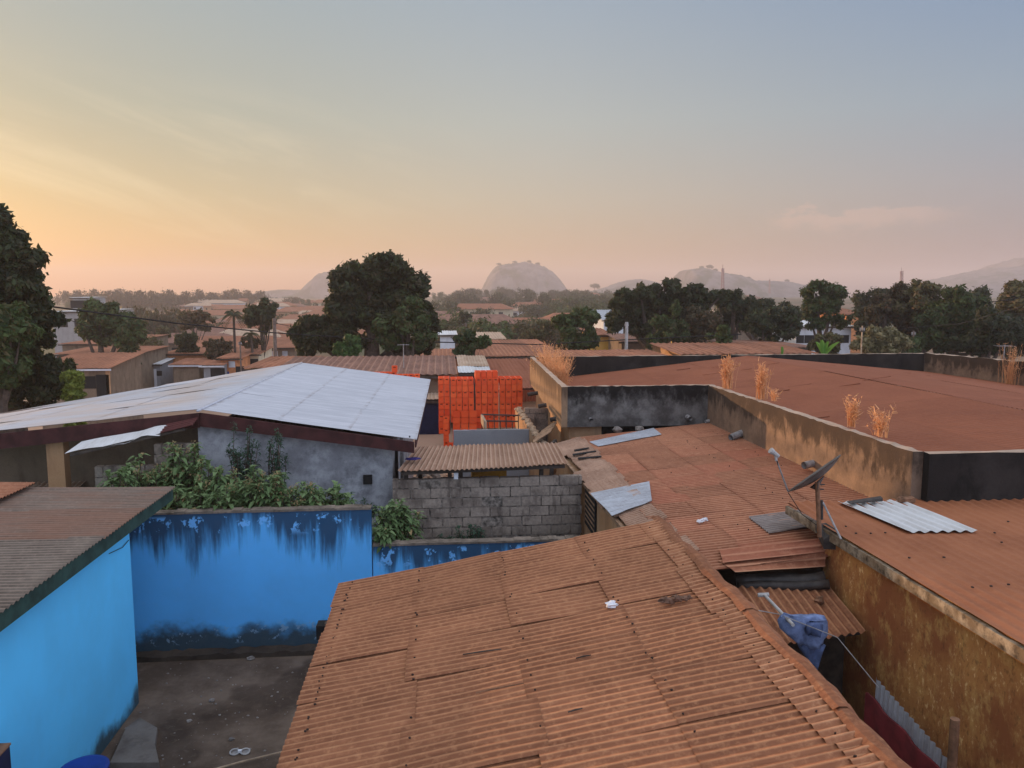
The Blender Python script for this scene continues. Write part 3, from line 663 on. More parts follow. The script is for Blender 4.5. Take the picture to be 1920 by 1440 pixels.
for i in range(9):
    x = q[0]-.15+i*.255; z = P(715, 697, Y=34.2)[2] if i < 5 else P(765, 701, Y=34.2)[2]
    crate(MA, x, 34.2, z-CH, f'orange crate, {ORD[i]} in the row peeking over the silver roof edge')
q = P(740, 694, Y=34.2); crate(MA, q[0], 34.2, P(715, 697, Y=34.2)[2], 'lone orange crate sitting on top of the row behind the silver roof')
# ------------------------------------------------------------------ parapet house
t = thing('parapet_house', 'low flat house with stained concrete parapets around a dusty red roof', 'house', (14, 22, 0))
def para(p0, p1, z0, z1, m, seed, n=30, th=.16, z1b=None, jit=.012, nm='parapet', capm='cap', z0b=None):
    mb = MB(); wallstrip(mb, p0, p1, th, z0, z1, n, jit, seed, 0, 1, z0b, z1b); return mb.build(nm, [m, capm], t)
para((3.50, 21.07), (7.70, 21.07), 2.86, 4.0, 'parapet_black', 1)
para((7.70, 21.06), (7.76, 11.62), 2.4, 4.0, 'parapet_tan', 2, 60, -.18)
para((7.76, 11.46), (24, 11.40), 2.4, 4.0, 'parapet_dark', 3, 30)
para((3.72, 31.9), (3.34, 21.06), 2.86, 3.99, 'parapet_side', 4, 40, .17, 4.0)
para((3.9, 31.6), (21.1, 31.95), 2.6, 4.0, 'parapet_dark', 5, 60, .18)
para((21.1, 31.9), (22.3, 11.3), 2.6, 4.02, 'parapet_tan', 6, 60, .18, 4.25, .03)
mb = MB(); wallstrip(mb, (3.62, 21.45), (3.95, 31.7), -.2, 0, 2.86, 6, 0, 1); wallstrip(mb, (3.62, 21.4), (4.55, 21.4), .2, 0, 2.86, 6, 0, 1); mb.build('wall', 'tan_wall', t)
mb = MB(); mb.box(4.56, 7.6, 21.7, 21.85, 0, 2.85); mb.build('inner_wall', 'dark_void', t)
mb = MB(); corr(mb, (7.86, 31.5, 3.443), (12.9, 31.55, 3.98), (12.9, 11.7, 3.98), (7.9, 11.7, 3.447), .15, .009, 14, 5, 2, 3, .002, 41, sag=.008)
corr(mb, (3.75, 31.5, 3.0), (7.865, 31.5, 3.444), (7.865, 21.3, 3.444), (3.6, 21.3, 3.0), .15, .009, 10, 5, 1, 2, .002, 43, sag=.008)
corr(mb, (12.9, 31.55, 3.985), (21.25, 31.7, 3.2), (22.1, 11.7, 3.2), (12.9, 11.7, 3.985), .15, .009, 14, 5, 2, 3, .002, 42, sag=.008)
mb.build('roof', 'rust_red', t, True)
mb = MB()
for i in range(26):   # lifted sheet edges and small dents in the dusty roof
    x, y = rng.uniform(8.5, 19), rng.uniform(17, 30); z = 3.0+(x-3.7)*.1065 if x < 12.9 else 3.98-(x-12.9)*.094
    L_ = rng.uniform(.3, 1.0); zz = L_*(.1065 if x < 12.9 else -.094)
    mb.hexa([(x, y, z+.008), (x+L_, y, z+.008+zz), (x+L_, y+.09, z+.008+zz), (x, y+.09, z+.008)], [(x, y, z+.018), (x+L_, y, z+.03+zz), (x+L_, y+.09, z+.016+zz), (x, y+.09, z+.012)])
mb.build('sheet_lap', 'rust_red', t)
def pipe(a, b, r, m='grey_pipe'):
    mb = MB(); a, b = np.array(a, float), np.array(b, float); mb.tube([a, b], r, 12, 0, False); mb.tube([b, a+(b-a)*.15], r*.78, 12, 0, False); mb.tube([a+(b-a)*.15, a+(b-a)*.16], r*.9, 12, 1); mb.build('drain_pipe', [m, 'dark_void'], t)
q = P(1290, 782, Y=21.0); pipe((q[0], 21.1, q[2]), (q[0]+.02, 20.85, q[2]-.02), .065)
q = P(1108, 786, Y=21.0); pipe((q[0], 21.1, q[2]), (q[0], 20.95, q[2]-.01), .045)
q = P(1337, 787, X=7.66); pipe((7.75, q[1], q[2]+.02), (7.40, q[1]-.12, q[2]-.03), .045, 'pole_concrete')
q = P(1395, 812, X=7.6); pipe((7.75, q[1]+.1, q[2]+.05), (7.20, q[1]-.15, q[2]-.08), .085)
q = P(1530, 873, X=7.6); pipe((7.75, q[1]+.12, q[2]+.05), (7.32, q[1]-.05, q[2]+.02), .075)
for px, py in ((1009, 745), (1022, 760), (1040, 780)):
    y_ = {1009: 28.3, 1022: 25.2, 1040: 22.4}[px]; q = P(px, py, Y=y_); pipe((3.6, y_, 2.92), (3.22, y_, 2.86), .07, 'dark_metal')
mb = MB()   # fallen render along the foot of the parapet
for i in range(90):
    y = rng.choice((rng.uniform(15.5, 19.5), rng.uniform(12.3, 14.6), rng.uniform(17.5, 19.3))); z_ = 2.95+rng.uniform(-.02, .12)*(1.4 if y > 15 else 1)
    mb.blob((7.685, y, z_), (.03, rng.uniform(.05, .14), rng.uniform(.02, .07)), 0, i, .5, 7, 5)
mb.build('broken_render', 'tan_wall', t)
for i, (px, lab) in enumerate(((1157, 'larger pale rubble block in the dark gap under the black parapet'), (1198, 'smaller dark block in the gap under the black parapet'))):
    q = P(px, 803, Y=20.9); mb = MB(); mb.blob((q[0], 20.9, 2.80), (.14, .12, .1), 0, i, .25, 6, 4); tag(mb.build('rubble_block', 'stone'), lab, 'block')

def tuft(lab, base, h, spread, n, seed, lean=.15):
    q = random.Random(seed); mb = MB()
    for i in range(int(n*2.2)):
        a = q.uniform(0, 6.28); r_ = abs(q.gauss(0, .2))*spread; b = np.array((base[0]+r_*math.cos(a)*.6, base[1]+r_*math.sin(a), base[2]))
        hh = h*q.uniform(.3, 1.18); dx, dy = q.gauss(0, lean)*hh+.22*r_*math.cos(a), q.gauss(0, lean)*hh+.25*r_*math.sin(a); w = q.uniform(.006, .011); ca, sa = math.cos(a*3), math.sin(a*3)
        pts = []
        for k in range(5):
            s_ = k/4; pts.append(b+np.array((dx*s_**1.6, dy*s_**1.6, hh*s_*(1-.12*s_*abs(dx+dy)/hh))))
        vs = []
        for k, p_ in enumerate(pts):
            ww = w*(1-.75*k/4); vs += [p_-np.array((ca*ww, sa*ww, 0)), p_+np.array((ca*ww, sa*ww, 0))]
        tt = (q.uniform(.1, 1), q.random(), 0)
        mb.add(vs, [(2*k, 2*k+1, 2*k+3, 2*k+2) for k in range(4)], 0, tt)
        for k in range(q.randint(2, 5)):   # seed head and side blades
            s_ = q.uniform(.45, 1); p_ = b+np.array((dx*s_**1.6, dy*s_**1.6, hh*s_)); d_ = np.array((q.gauss(0, 1), q.gauss(0, 1), abs(q.gauss(.8, .5)))); d_ /= np.linalg.norm(d_); e_ = np.cross(d_, (ca, sa, .2))*.011; L_ = q.uniform(.05, .14)
            mb.add([p_-e_, p_+e_, p_+d_*L_+e_*.4, p_+d_*L_-e_*.4], [(0, 1, 2, 3)], 0, (q.uniform(.2, 1), 0, 0))
    return tag(mb.build('dry_grass', 'dry_grass'), lab, 'grass tuft', 'dry grass tufts on the parapets')
G = 'dry orange grass tuft '
tuft(G+'growing on the parapet nearest its inner corner', P(1364, 728, X=7.72), .80, .5, 60, 1, .10)
tuft(G+'second along the parapet from its inner corner, tall and dense', P(1427, 748, X=7.74), .78, .42, 60, 2, .10)
tuft(G+'beside the dense second tuft, short and sparse', P(1452, 752, X=7.74), .28, .25, 12, 3, .3)
tuft(G+'slim and upright, last but one before the near parapet corner', P(1598, 800, X=7.76), .52, .28, 30, 4, .12)
tuft(G+'nearest the near end of the long tan parapet', P(1650, 818, X=7.76), .46, .4, 34, 5, .22)
tuft(G+'tall one on the farthest sunlit parapet by the dark trees', P(1893, 725, X=21.1), 1.45, .9, 40, 6, .10)
for i, y in enumerate((29.6, 28.4, 27.2, 26.2)):
    tuft(G+('at the far end of the bushy clump' if i == 0 else 'second from the far end in the bushy clump' if i == 1 else 'third from the far end in the bushy clump' if i == 2 else 'at the near end of the bushy clump')+' on the sunlit side parapet', (4.05+.05*i, y, 3.25), 1.35-.05*i, 1.1, 75, 10+i, .22)

# ------------------------------------------------------------------ middle roof
t = thing('shed_house', 'low building under the wide patched rusty roof in the middle', 'house', (5, 15, 0))
def mz(x): return 2.60+(x-3.65)*.085
mb = MB()
corr(mb, (3.62, 20.75, mz(3.62)), (7.66, 20.95, mz(7.66)), (7.66, 10.3, mz(7.66)), (3.62, 10.3, mz(3.62)), .11, .018, 12, 8, 4, 12, .005, 51, sag=.006, ragged=.05,
     skip=[(3, 11), (2, 11)])
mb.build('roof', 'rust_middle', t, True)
mb = MB(); corr(mb, (3.78, 20.6, mz(3.78)+.03), (2.98, 20.3, 2.52), (3.22, 11.0, 2.50), (3.80, 11.0, mz(3.8)+.03), .09, .014, 6, 8, 1, 26, .014, 52, sag=.014, ragged=.16)
mb.build('eaves_sheet', 'sheet_canopy', t, True)
a = [P(*q, z=2.66) for q in ((1217, 908), (1107, 916), (1148, 957), (1222, 945))]
mb = MB(); corr(mb, a[0]+(0, 0, .05), a[1]+(0, 0, -.10), a[2]+(0, 0, -.10), a[3]+(0, 0, .05), .076, .008, 6, 7, 1, 1, .004, 53, sag=.012); mb.build('silver_sheet', 'sheet_silver', t, True)
mb = MB(); b = [P(*q, z=2.72) for q in ((1225, 810), (1105, 824), (1122, 833), (1240, 822))]
corr(mb, b[0]+(0, 0, mz(b[0][0])-2.72+.03), b[1]+(0, 0, mz(b[1][0])-2.72+.03), b[2]+(0, 0, mz(b[2][0])-2.72+.03), b[3]+(0, 0, mz(b[3][0])-2.72+.03), .076, .008, 6, 7, 1, 1, .004, 54); mb.build('silver_sheet', 'sheet_silver', t, True)
# near stepped sheets between ridge and ochre wall
for i, (p0, p1, p2, p3, m_, nm) in enumerate((
    ((1400, 970), (1535, 952), (1545, 985), (1440, 1001), 'sheet_grey', 'lapped_sheet'),
    ((1345, 1030), (1545, 1008), (1545, 1034), (1352, 1055), 'rust_middle', 'lapped_sheet'),
    ((1350, 1050), (1545, 1030), (1545, 1062), (1382, 1072), 'rust_middle', 'lapped_sheet'))):
    zz = (2.76, 2.69, 2.66)[i]; c = [P(*q, z=zz) for q in (p0, p1, p2, p3)]
    for k in (1, 2): c[k] = P(*((p1, p2)[k-1]), X=5.47) if i else P(*((p1, p2)[k-1]), z=2.845)
    mb = MB(); corr(mb, c[1], c[0], c[3], c[2], .095, .013, 8, 8, 1, 1, .0, 60+i, sag=.01, ragged=.04, tintshift=(.1, .35, .2)[i]); mb.build(nm, m_, t, True)
mb = MB(); c = [P(*q, X=5.2) for q in ((1545, 1020), (1545, 1025))]; a_ = P(1450, 1030, z=2.72); b_ = P(1540, 1019, z=2.76)
mb.hexa([a_+(0, -.05, 0), b_+(0, -.03, 0), b_+(0, .03, .0), a_+(0, .05, 0)], [a_+(0, -.05, .014), b_+(0, -.03, .014), b_+(0, .03, .014), a_+(0, .05, .014)]); mb.build('silver_strip', 'sheet_silver', t)
mb = MB(); wallstrip(mb, (3.20, 11.2), (3.08, 20.2), -.18, 0, 2.42, 20, .01, 3); mb.build('wall', 'tan_wall', t)
q = P(1107, 955, X=3.12); mb = MB()
for k in range(6): mb.hexa([(3.10, q[1]-.5, q[2]-.35+k*.11), (3.17, q[1]-.5, q[2]-.38+k*.11), (3.17, q[1]+.5, q[2]-.38+k*.11), (3.10, q[1]+.5, q[2]-.35+k*.11)], [(3.10, q[1]-.5, q[2]-.31+k*.11), (3.17, q[1]-.5, q[2]-.34+k*.11), (3.17, q[1]+.5, q[2]-.34+k*.11), (3.10, q[1]+.5, q[2]-.31+k*.11)])
mb.build('louvre', 'wood', t)
mb = MB(); mb.box(3.105, 3.135, q[1]-.55, q[1]+.55, q[2]-.45, q[2]+.4); mb.build('opening', 'dark_void', t)
mb = MB(); mb.bar((3.0, 20.3, 2.44), (3.22, 11.0, 2.42), .07); mb.build('eaves_beam', 'wood', t)
mb = MB()
for i in range(70):
    x = rng.choice((3.9, 4.9, 6.2, 7.2))+rng.gauss(0, .03); y = rng.uniform(10.6, 20.6)
    s_ = rng.uniform(.008, .015); mb.blob((x, y, mz(x)+.018), (s_, s_, .012), 0, i, .2, 6, 3)
mb.build('roof_nail', 'nail', t)
for k, (a_, b_) in enumerate((((1078, 847), (1105, 841)), ((1075, 855), (1118, 847)), ((1085, 862), (1128, 857)))):
    a_, b_ = P(*a_, z=2.60), P(*b_, z=2.68); mb = MB(); mb.hexa([a_, b_, b_+(0, .10, 0), a_+(0, .13, 0)], [a_+(0, 0, .02), b_+(0, 0, .015), b_+(0, .10, .015), a_+(0, .13, .03)]); mb.build('gap', 'dark_void', t)  # solid near-black strips painting the shade in gaps between the sheets
q = P(1318, 968, z=2.80); mb = MB()
for k in range(4): mb.blob((q[0]+k*.04-.06, q[1]+.01*k, mz(q[0])+.05+.008*k), (.045, .03, .03), 0, k+9, .4, 8, 6)
tag(mb.build('plastic_scrap', 'white_plastic'), 'white plastic scrap lying alone on the middle rusty roof', 'scrap')

# ------------------------------------------------------------------ ochre house with dish
t = thing('ochre_house', 'ochre stained house with a dusty orange roof under the satellite dish', 'house', (8, 8, 0))
SZ = lambda y: 3.20-.012*(11.5-y)
mb = MB(); corr(mb, (5.50, 11.62, 3.20), (5.50, 1, 3.20), (20, 1, 3.22), (20, 11.36, 3.22), .178, .004, 22, 8, 2, 3, .002, 71, sag=.008, ragged=.02)
corr(mb, (5.50, 11.66, 3.215), (5.50, 10.95, 3.197), (20, 10.7, 3.213), (20, 11.40, 3.232), .178, .016, 8, 8, 1, 3, .004, 73, sag=.004, ragged=.03)
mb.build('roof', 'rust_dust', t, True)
a = [P(*q, z=3.235) for q in ((1570, 942), (1702, 997), (1833, 996), (1688, 938))]
mb = MB(); corr(mb, a[0], a[1], a[2], a[3], .178, .016, 14, 8, 1, 1, .004, 72, sag=.004, ragged=.0); mb.build('white_sheet', 'sheet_white', t, True)
mb = MB(); wallstrip(mb, (5.47, 11.6), (5.47, 1), .05, 3.04, 3.17, 60, .006, 3); mb.build('verge_board', 'old_wood', t)
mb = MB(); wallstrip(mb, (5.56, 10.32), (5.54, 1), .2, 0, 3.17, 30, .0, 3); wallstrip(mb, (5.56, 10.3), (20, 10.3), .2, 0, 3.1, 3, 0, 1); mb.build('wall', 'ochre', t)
nb = MB()
for px, py in ((1586, 987), (1605, 1000), (1633, 1000), (1660, 999), (1705, 1046), (1770, 1045), (1823, 1101), (1858, 1099), (1891, 1096), (1878, 1017), (1890, 898+80), (1865, 999)):
    q = P(px, py, z=3.23); nb.blob((q[0], q[1], 3.232), (.02, .02, .012), 0, px, .2, 6, 3)
nb.build('roof_nail', 'nail', t)
mb = MB(); a_, b_ = P(1595, 945, z=3.27), P(1655, 940, z=3.29); mb.hexa([a_, b_, b_+(.02, .12, 0), a_+(0, .12, 0)], [a_+(0, 0, .015), b_+(0, 0, .05), b_+(.02, .1, .06), a_+(0, .1, .02)])
tag(mb.build('metal_scrap', 'dark_metal'), 'dark bent metal scrap lying over the white roof sheet', 'scrap')
mb = MB(); q = P(1685, 934, z=3.25); mb.blob((q[0], 11.38, 3.27), (.14, .05, .06), 0, 3, .4, 9, 6); tag(mb.build('broken_tile', 'rust_pole'), 'rusty broken piece leaning at the foot of the parapet by the white sheet', 'scrap')

t = thing('satellite_dish', 'weathered grey satellite dish on a mast at the ochre roof edge', 'satellite dish', (5.4, 10.1, 3.2))
lo, hi = P(1478, 921, Y=10.35), P(1574, 853, Y=10.35)
C_ = (lo+hi)/2; ax = (hi-lo)/2; Rr = np.linalg.norm(ax); ax = ax/Rr
oth = np.array((.447, .868, -.21))+np.array((-.015, 0, .02)); oth -= ax*np.dot(oth, ax); oth /= np.linalg.norm(oth); nn = np.cross(ax, oth); nn *= 1 if nn[0] < 0 else -1
mb = MB(); vs = []; K, J = 32, 7
for sgn, off in ((1, 0), (1, -.012)):
    for j in range(J+1):
        for k in range(K):
            a_ = 2*math.pi*k/K; rr = j/J; vs.append(C_+ax*Rr*rr*math.cos(a_)+oth*Rr*.92*rr*math.sin(a_)-nn*(.09*(1-rr*rr))+nn*off)
fs = []
for s_ in range(2):
    o_ = s_*(J+1)*K
    for j in range(J):
        for k in range(K): fs.append((o_+j*K+k, o_+j*K+(k+1) % K, o_+(j+1)*K+(k+1) % K, o_+(j+1)*K+k))
for k in range(K): fs.append((J*K+k, J*K+(k+1) % K, (2*J+1)*K+(k+1) % K, (2*J+1)*K+k))
mb.add(vs, fs); mb.build('reflector', 'dish', t, True)
pt, pb = P(1532, 912, Y=10.12), P(1537, 1000, Y=10.12)
mb = MB(); mb.tube([pt+(0, 0, .06), pb+(0, 0, -.05)], .032, 12); mb.build('mast', 'rust_pole', t)
mb = MB(); q = P(1541, 960, Y=10.1); mb.tube([P(1541, 938, Y=10.1), P(1541, 974, Y=10.1)], .018, 8); mb.build('clamp_tube', 'dark_metal', t)
bc = C_-nn*.11
mb = MB(); mb.hexa([bc+oth*-.08-nn*.02-ax*.16, bc+oth*.08-nn*.02-ax*.16, pt+oth*.05-(0, 0, .05), pt-oth*.05-(0, 0, .05)], [bc+oth*-.08+ax*.08, bc+oth*.08+ax*.08, pt+oth*.05+(0, 0, .06), pt-oth*.05+(0, 0, .06)]); mb.build('bracket', 'dark_metal', t)
mb = MB()
for k in (1,): mb.tube([pt+oth*.05*k+(.02, 0, .03), pt+oth*.05*k+(.12, 0, .03)], .01, 6); mb.tube([pt+oth*.05*k+(.02, 0, -.03), pt+oth*.05*k+(.11, 0, -.04)], .01, 6)
mb.build('bolt', 'dark_metal', t)
ln = P(1452, 852, Y=10.25); mb = MB(); mb.tube([lo+oth*.02, ln], [.013, .011], 8); mb.build('feed_arm', 'grey_pipe', t)
mb = MB(); mb.tube([ln+(-.03, 0, .04), ln+(.06, 0, -.03)], [.035, .028], 10); mb.tube([ln+(-.06, 0, .06), ln+(-.02, 0, .03)], [.045, .04], 10); mb.tube([ln+(.02, 0, -.02), ln+(.03, 0, -.09)], [.02, .018], 8); mb.build('receiver', 'pole_concrete', t)
mb = MB(); mb.tube([ln+(.03, 0, -.05), ln+(.06, .0, -.16), ln+(.05, 0, -.1)], .005, 5); mb.tube([lo+(0, 0, -.02), (lo+pb)/2+(0, .05, -.05), pb+(-.02, 0, .1)], .006, 5); mb.build('cable', 'cable', t)
mb = MB(); mb.tube([P(1543, 942, Y=10.1), P(1577, 1011, z=3.23)], .014, 8); mb.build('strut', 'grey_pipe', t)
q = P(1548, 1012, X=5.45); mb = MB(); mb.hexa([(5.40, q[1]-.05, q[2]-.12), (5.56, q[1]-.09, q[2]-.12), (5.56, q[1]+.22, q[2]+.05), (5.40, q[1]+.22, q[2]+.08)], [(5.40, q[1]-.05, q[2]+.02), (5.56, q[1]-.09, q[2]+.17), (5.56, q[1]+.22, q[2]+.18), (5.40, q[1]+.22, q[2]+.16)]); mb.build('foot', 'dark_metal', t)

# ------------------------------------------------------------------ alley between the front roof and the ochre wall
mb = MB(); pts = []
for k in range(9):
    s_ = k/8; a_ = P(1380, 1090, z=2.38)*(1-s_)+P(1546, 1086, X=5.42)*s_; pts.append(a_+(0, 0, .012*math.sin(s_*7)))
mb.tube(pts, [.10+.015*math.sin(k*1.7) for k in range(9)], 12); mb.tube([p_+(0, -.13, -.03) for p_ in pts], .07, 10)
tag(mb.build('tarp_roll', 'tarp', None, True), 'dark rolled tarpaulin lying below the patched rusty roof edge', 'tarpaulin')
t = thing('alley_roof', 'small steep rusty corrugated roof over the dark alley beside the ochre wall', 'roof', (4.9, 9.8, 2.2))
mb = MB(); corr(mb, (3.9, 10.3, 2.36), (3.9, 8.9, 2.10), (5.46, 9.15, 2.17), (5.46, 10.25, 2.42), .115, .02, 10, 9, 1, 2, .006, 81, ragged=.03); mb.build('roof_sheet', 'rust_front', t, True)
mb = MB(); mb.bar((3.9, 9.1, 2.04), (5.46, 9.3, 2.1), .06); mb.build('beam', 'wood_dark', t); mb = MB(); mb.bar((3.9, 10.2, 2.26), (5.46, 10.2, 2.33), .06); mb.build('beam', 'wood_dark', t)
mb = MB(); mb.bar((4.0, 9.3, 0), (4.0, 9.3, 2.0), .08); mb.build('post', 'wood_dark', t)
mb = MB(); wallstrip(mb, (3.2, 9.55), (5.5, 9.7), .12, 0, 2.12, 3, 0, 1); mb.build('wall', 'wood_dark', t)  # added wall closing off the alley, keeps sky light out so it stays dark
mb = MB(); q = P(1537, 1122, z=2.38); mb.blob((q[0], q[1], q[2]-.02), (.07, .06, .05), 0, 6, .4, 8, 6); tag(mb.build('rusty_lump', 'rust_pole'), 'rusty crumpled lump lying on the small alley roof', 'scrap')
a_, b_ = P(1434, 1116, z=2.56), P(1472, 1156, z=2.62)
mb = MB(); mb.tube([a_, b_+(b_-a_)*.35], .022, 8); mb.tube([a_+(-.09, .01, .0), a_+(.05, -.01, .01)], .028, 8); tag(mb.build('mop', 'pole_concrete'), 'pale stick with a crossbar poking out above the hanging jeans', 'stick')
t = thing('jeans', 'faded blue jeans hung to dry over the alley beside the ridge', 'jeans', (4.4, 8.6, 2.4))
def cloth(px, Y0, dy, nm, m_, seed, th=.02):
    """folded garment panel: outline rows of (xl, xr, y) in the survey, given thickness and folds"""
    q = random.Random(seed); mb = MB(); vs = []; nx = 12; rows = len(px)
    for side in (0, 1):
        for j, (xl, xr, y) in enumerate(px):
            for i in range(nx+1):
                s_ = i/nx; p_ = P(xl+(xr-xl)*s_, y, Y=Y0+dy*j/rows); f_ = .03*math.sin(s_*8+j*1.1+seed)+.018*math.sin(s_*17+j*2.3)
                bulge = .05*math.sin(math.pi*s_); vs.append(p_+np.array((0, f_-bulge if side == 0 else f_*.6+bulge+th, 0)))
    w_ = nx+1; o_ = rows*w_; fs = []
    for j in range(rows-1):
        for i in range(nx):
            fs.append((j*w_+i, (j+1)*w_+i, (j+1)*w_+i+1, j*w_+i+1)); fs.append((o_+j*w_+i, o_+j*w_+i+1, o_+(j+1)*w_+i+1, o_+(j+1)*w_+i))
    for j in range(rows-1):
        fs.append((j*w_, o_+j*w_, o_+(j+1)*w_, (j+1)*w_)); fs.append((j*w_+nx, (j+1)*w_+nx, o_+(j+1)*w_+nx, o_+j*w_+nx))
    for i in range(nx): fs.append((i, i+1, o_+i+1, o_+i)); fs.append(((rows-1)*w_+i, o_+(rows-1)*w_+i, o_+(rows-1)*w_+i+1, (rows-1)*w_+i+1))
    mb.add(vs, fs); return mb.build(nm, m_, t, True)
cloth([(1466, 1546, 1155), (1460, 1551, 1165), (1462, 1551, 1178), (1475, 1550, 1190), (1490, 1548, 1202), (1500, 1545, 1212)], 8.62, 0, 'seat', 'denim', 1)
cloth([(1496, 1546, 1208), (1502, 1542, 1220), (1510, 1540, 1232), (1515, 1537, 1242), (1518, 1536, 1250)], 8.66, .0, 'trouser_leg', 'denim_dark', 2)
cloth([(1512, 1540, 1168), (1511, 1541, 1180), (1513, 1539, 1190)], 8.55, .0, 'pocket', 'denim_dark', 3, .008)
mb = MB(); mb.tube([P(1464, 1157, Y=8.58), P(1470, 1150, Y=8.6), P(1500, 1160, Y=8.58), P(1530, 1164, Y=8.58), P(1549, 1163, Y=8.6)], .012, 6); mb.build('waistband', 'denim', t)
a_, b_ = P(1460, 1150, Y=8.62), P(1648, 1290, Y=7.75)
mb = MB(); mb.tube([(3.3, 8.9, 2.75), a_+(0, 0, -.01), P(1570, 1195, Y=8.25), b_], .006, 6); tag(mb.build('washing_line', 'grey_pipe'), 'thin slack washing line across the dark alley', 'washing line')
t = thing('tin_fence', 'grey corrugated tin sheet standing upright along the ochre wall', 'fence', (4.9, 7, 1))
p0, p1 = P(1641, 1271, X=4.95), P(1800, 1455, X=4.95)
mb = MB(); corr(mb, (4.95, p0[1], p0[2]-1.3), (4.95, p0[1], p0[2]), (4.95, 4.5, p1[2]-.25), (4.95, 4.5, p1[2]-1.6), .09, .013, 8, 8, 1, 3, .004, 91, sag=.01); mb.build('sheet', 'sheet_silver', t, True)
t2 = P(1641, 1290, X=4.86)
mb = MB(); vs = []; k = 30
for j in range(k+1):
    s_ = j/k; y = p0[1]-.0-(p0[1]-4.6)*s_; z_ = p0[2]-.17-(p0[2]-p1[2]+.1)*s_*.8; xx = 4.84+.02*math.sin(j*1.3)
    vs += [(xx, y, z_-1.0), (xx, y, z_), (xx+.03, y, z_), (xx+.03, y, z_-1.0)]
mb.add(vs, [f_ for j in range(k) for f_ in ((4*j, 4*j+1, 4*j+5, 4*j+4), (4*j+1, 4*j+2, 4*j+6, 4*j+5), (4*j+2, 4*j+3, 4*j+7, 4*j+6))]); tag(mb.build('red_curtain', 'red_cloth', None, True), 'dark red cloth hanging below the top of the grey tin sheet', 'cloth')
q = P(1793, 1350, X=4.75); mb = MB(); mb.tube([(4.75, q[1], 0), (4.752, q[1]+.02, q[2])], [.05, .042], 12); tag(mb.build('wooden_post', 'rust_pole'), 'rusty brown post standing by the ochre wall at the bottom of the photo', 'post')
# ------------------------------------------------------------------ weeds behind the blue wall
def weed(lab, base, h, spread, n, seed, m='leaf_weed', size=.15, top=False, lean=0.0):
    q = np.random.RandomState(seed); vs = []; fs = []; ts = []
    def leaf(p, d, L, w, t):
        d = d/np.linalg.norm(d); s_ = np.cross(d, (0, 0, 1)); s_ /= np.linalg.norm(s_)+1e-6; u_ = np.cross(s_, d); o = len(vs)
        a = p; b = p+d*L*.45+u_*L*.06; c = p+d*L-np.array((0, 0, L*.38))
        for mid, wd in ((a, .12), (b, 1.0), ((b+c)/2+u_*L*.03, .72), (c, .05)):
            vs.extend([mid-s_*w*wd+u_*w*wd*.35, mid, mid+s_*w*wd+u_*w*wd*.35])
        for k in range(3): fs.extend([(o+3*k, o+3*k+1, o+3*k+4, o+3*k+3), (o+3*k+1, o+3*k+2, o+3*k+5, o+3*k+4)]); ts.extend([t, t])
    st = MB(); nst = max(5, n//34)
    for i in range(nst):
        a = q.uniform(0, 6.28); r_ = spread*math.sqrt(q.rand()); tip = np.array((base[0]+r_*math.cos(a), base[1]-lean+r_*.6*math.sin(a), base[2]+h*q.uniform(.55, 1.0)*(1-.35*(r_/spread)**2)))
        root = np.array((base[0]+r_*.4*math.cos(a), base[1]+r_*.3*math.sin(a), base[2])); mid = (root+tip)/2+q.normal(size=3)*.04
        st.tube([root, mid, tip], [.014, .01, .006], 5)
        tt = q.rand()
        for k in range(n//nst):
            s_ = 1-.75*q.rand()**1.6; p = root*(1-s_)**2+2*mid*s_*(1-s_)+tip*s_**2; az = q.uniform(0, 6.28); el = q.uniform(-.2, .7) if s_ < .93 else q.uniform(.3, 1.1)
            d = np.array((math.cos(az)*math.cos(el), math.sin(az)*math.cos(el), math.sin(el))); L = size*q.uniform(.35, 1.35)*(1.1-.35*s_)
            br = .9 if q.rand() < .03 else q.rand()*.55
            leaf(p+d*.02, d, L, L*.19, (np.clip(tt*.5+.5*q.rand()-.1+.3*(s_ > .9), 0, 1), br, 0))
        if top and i % 2 == 0:
            for k in range(26):
                p = tip+np.array((q.normal()*.03, q.normal()*.03, q.uniform(-.05, .14))); d = q.normal(size=3)+np.array((0, 0, .6)); leaf(p, d, .05, .012, (1, .97, 0))
    t = thing('weed', lab, 'plant', base, 'leafy weeds growing behind the blue wall')
    v = np.array(vs)-np.array(base); f = np.array(fs)
    mesh_np('foliage', v, f, m, None, np.array(ts), 'FACE', t, False, True)
    st.build('stem', 'bark', t)
def wt(px, py, Y, **k): return P(px, py, Y=Y)
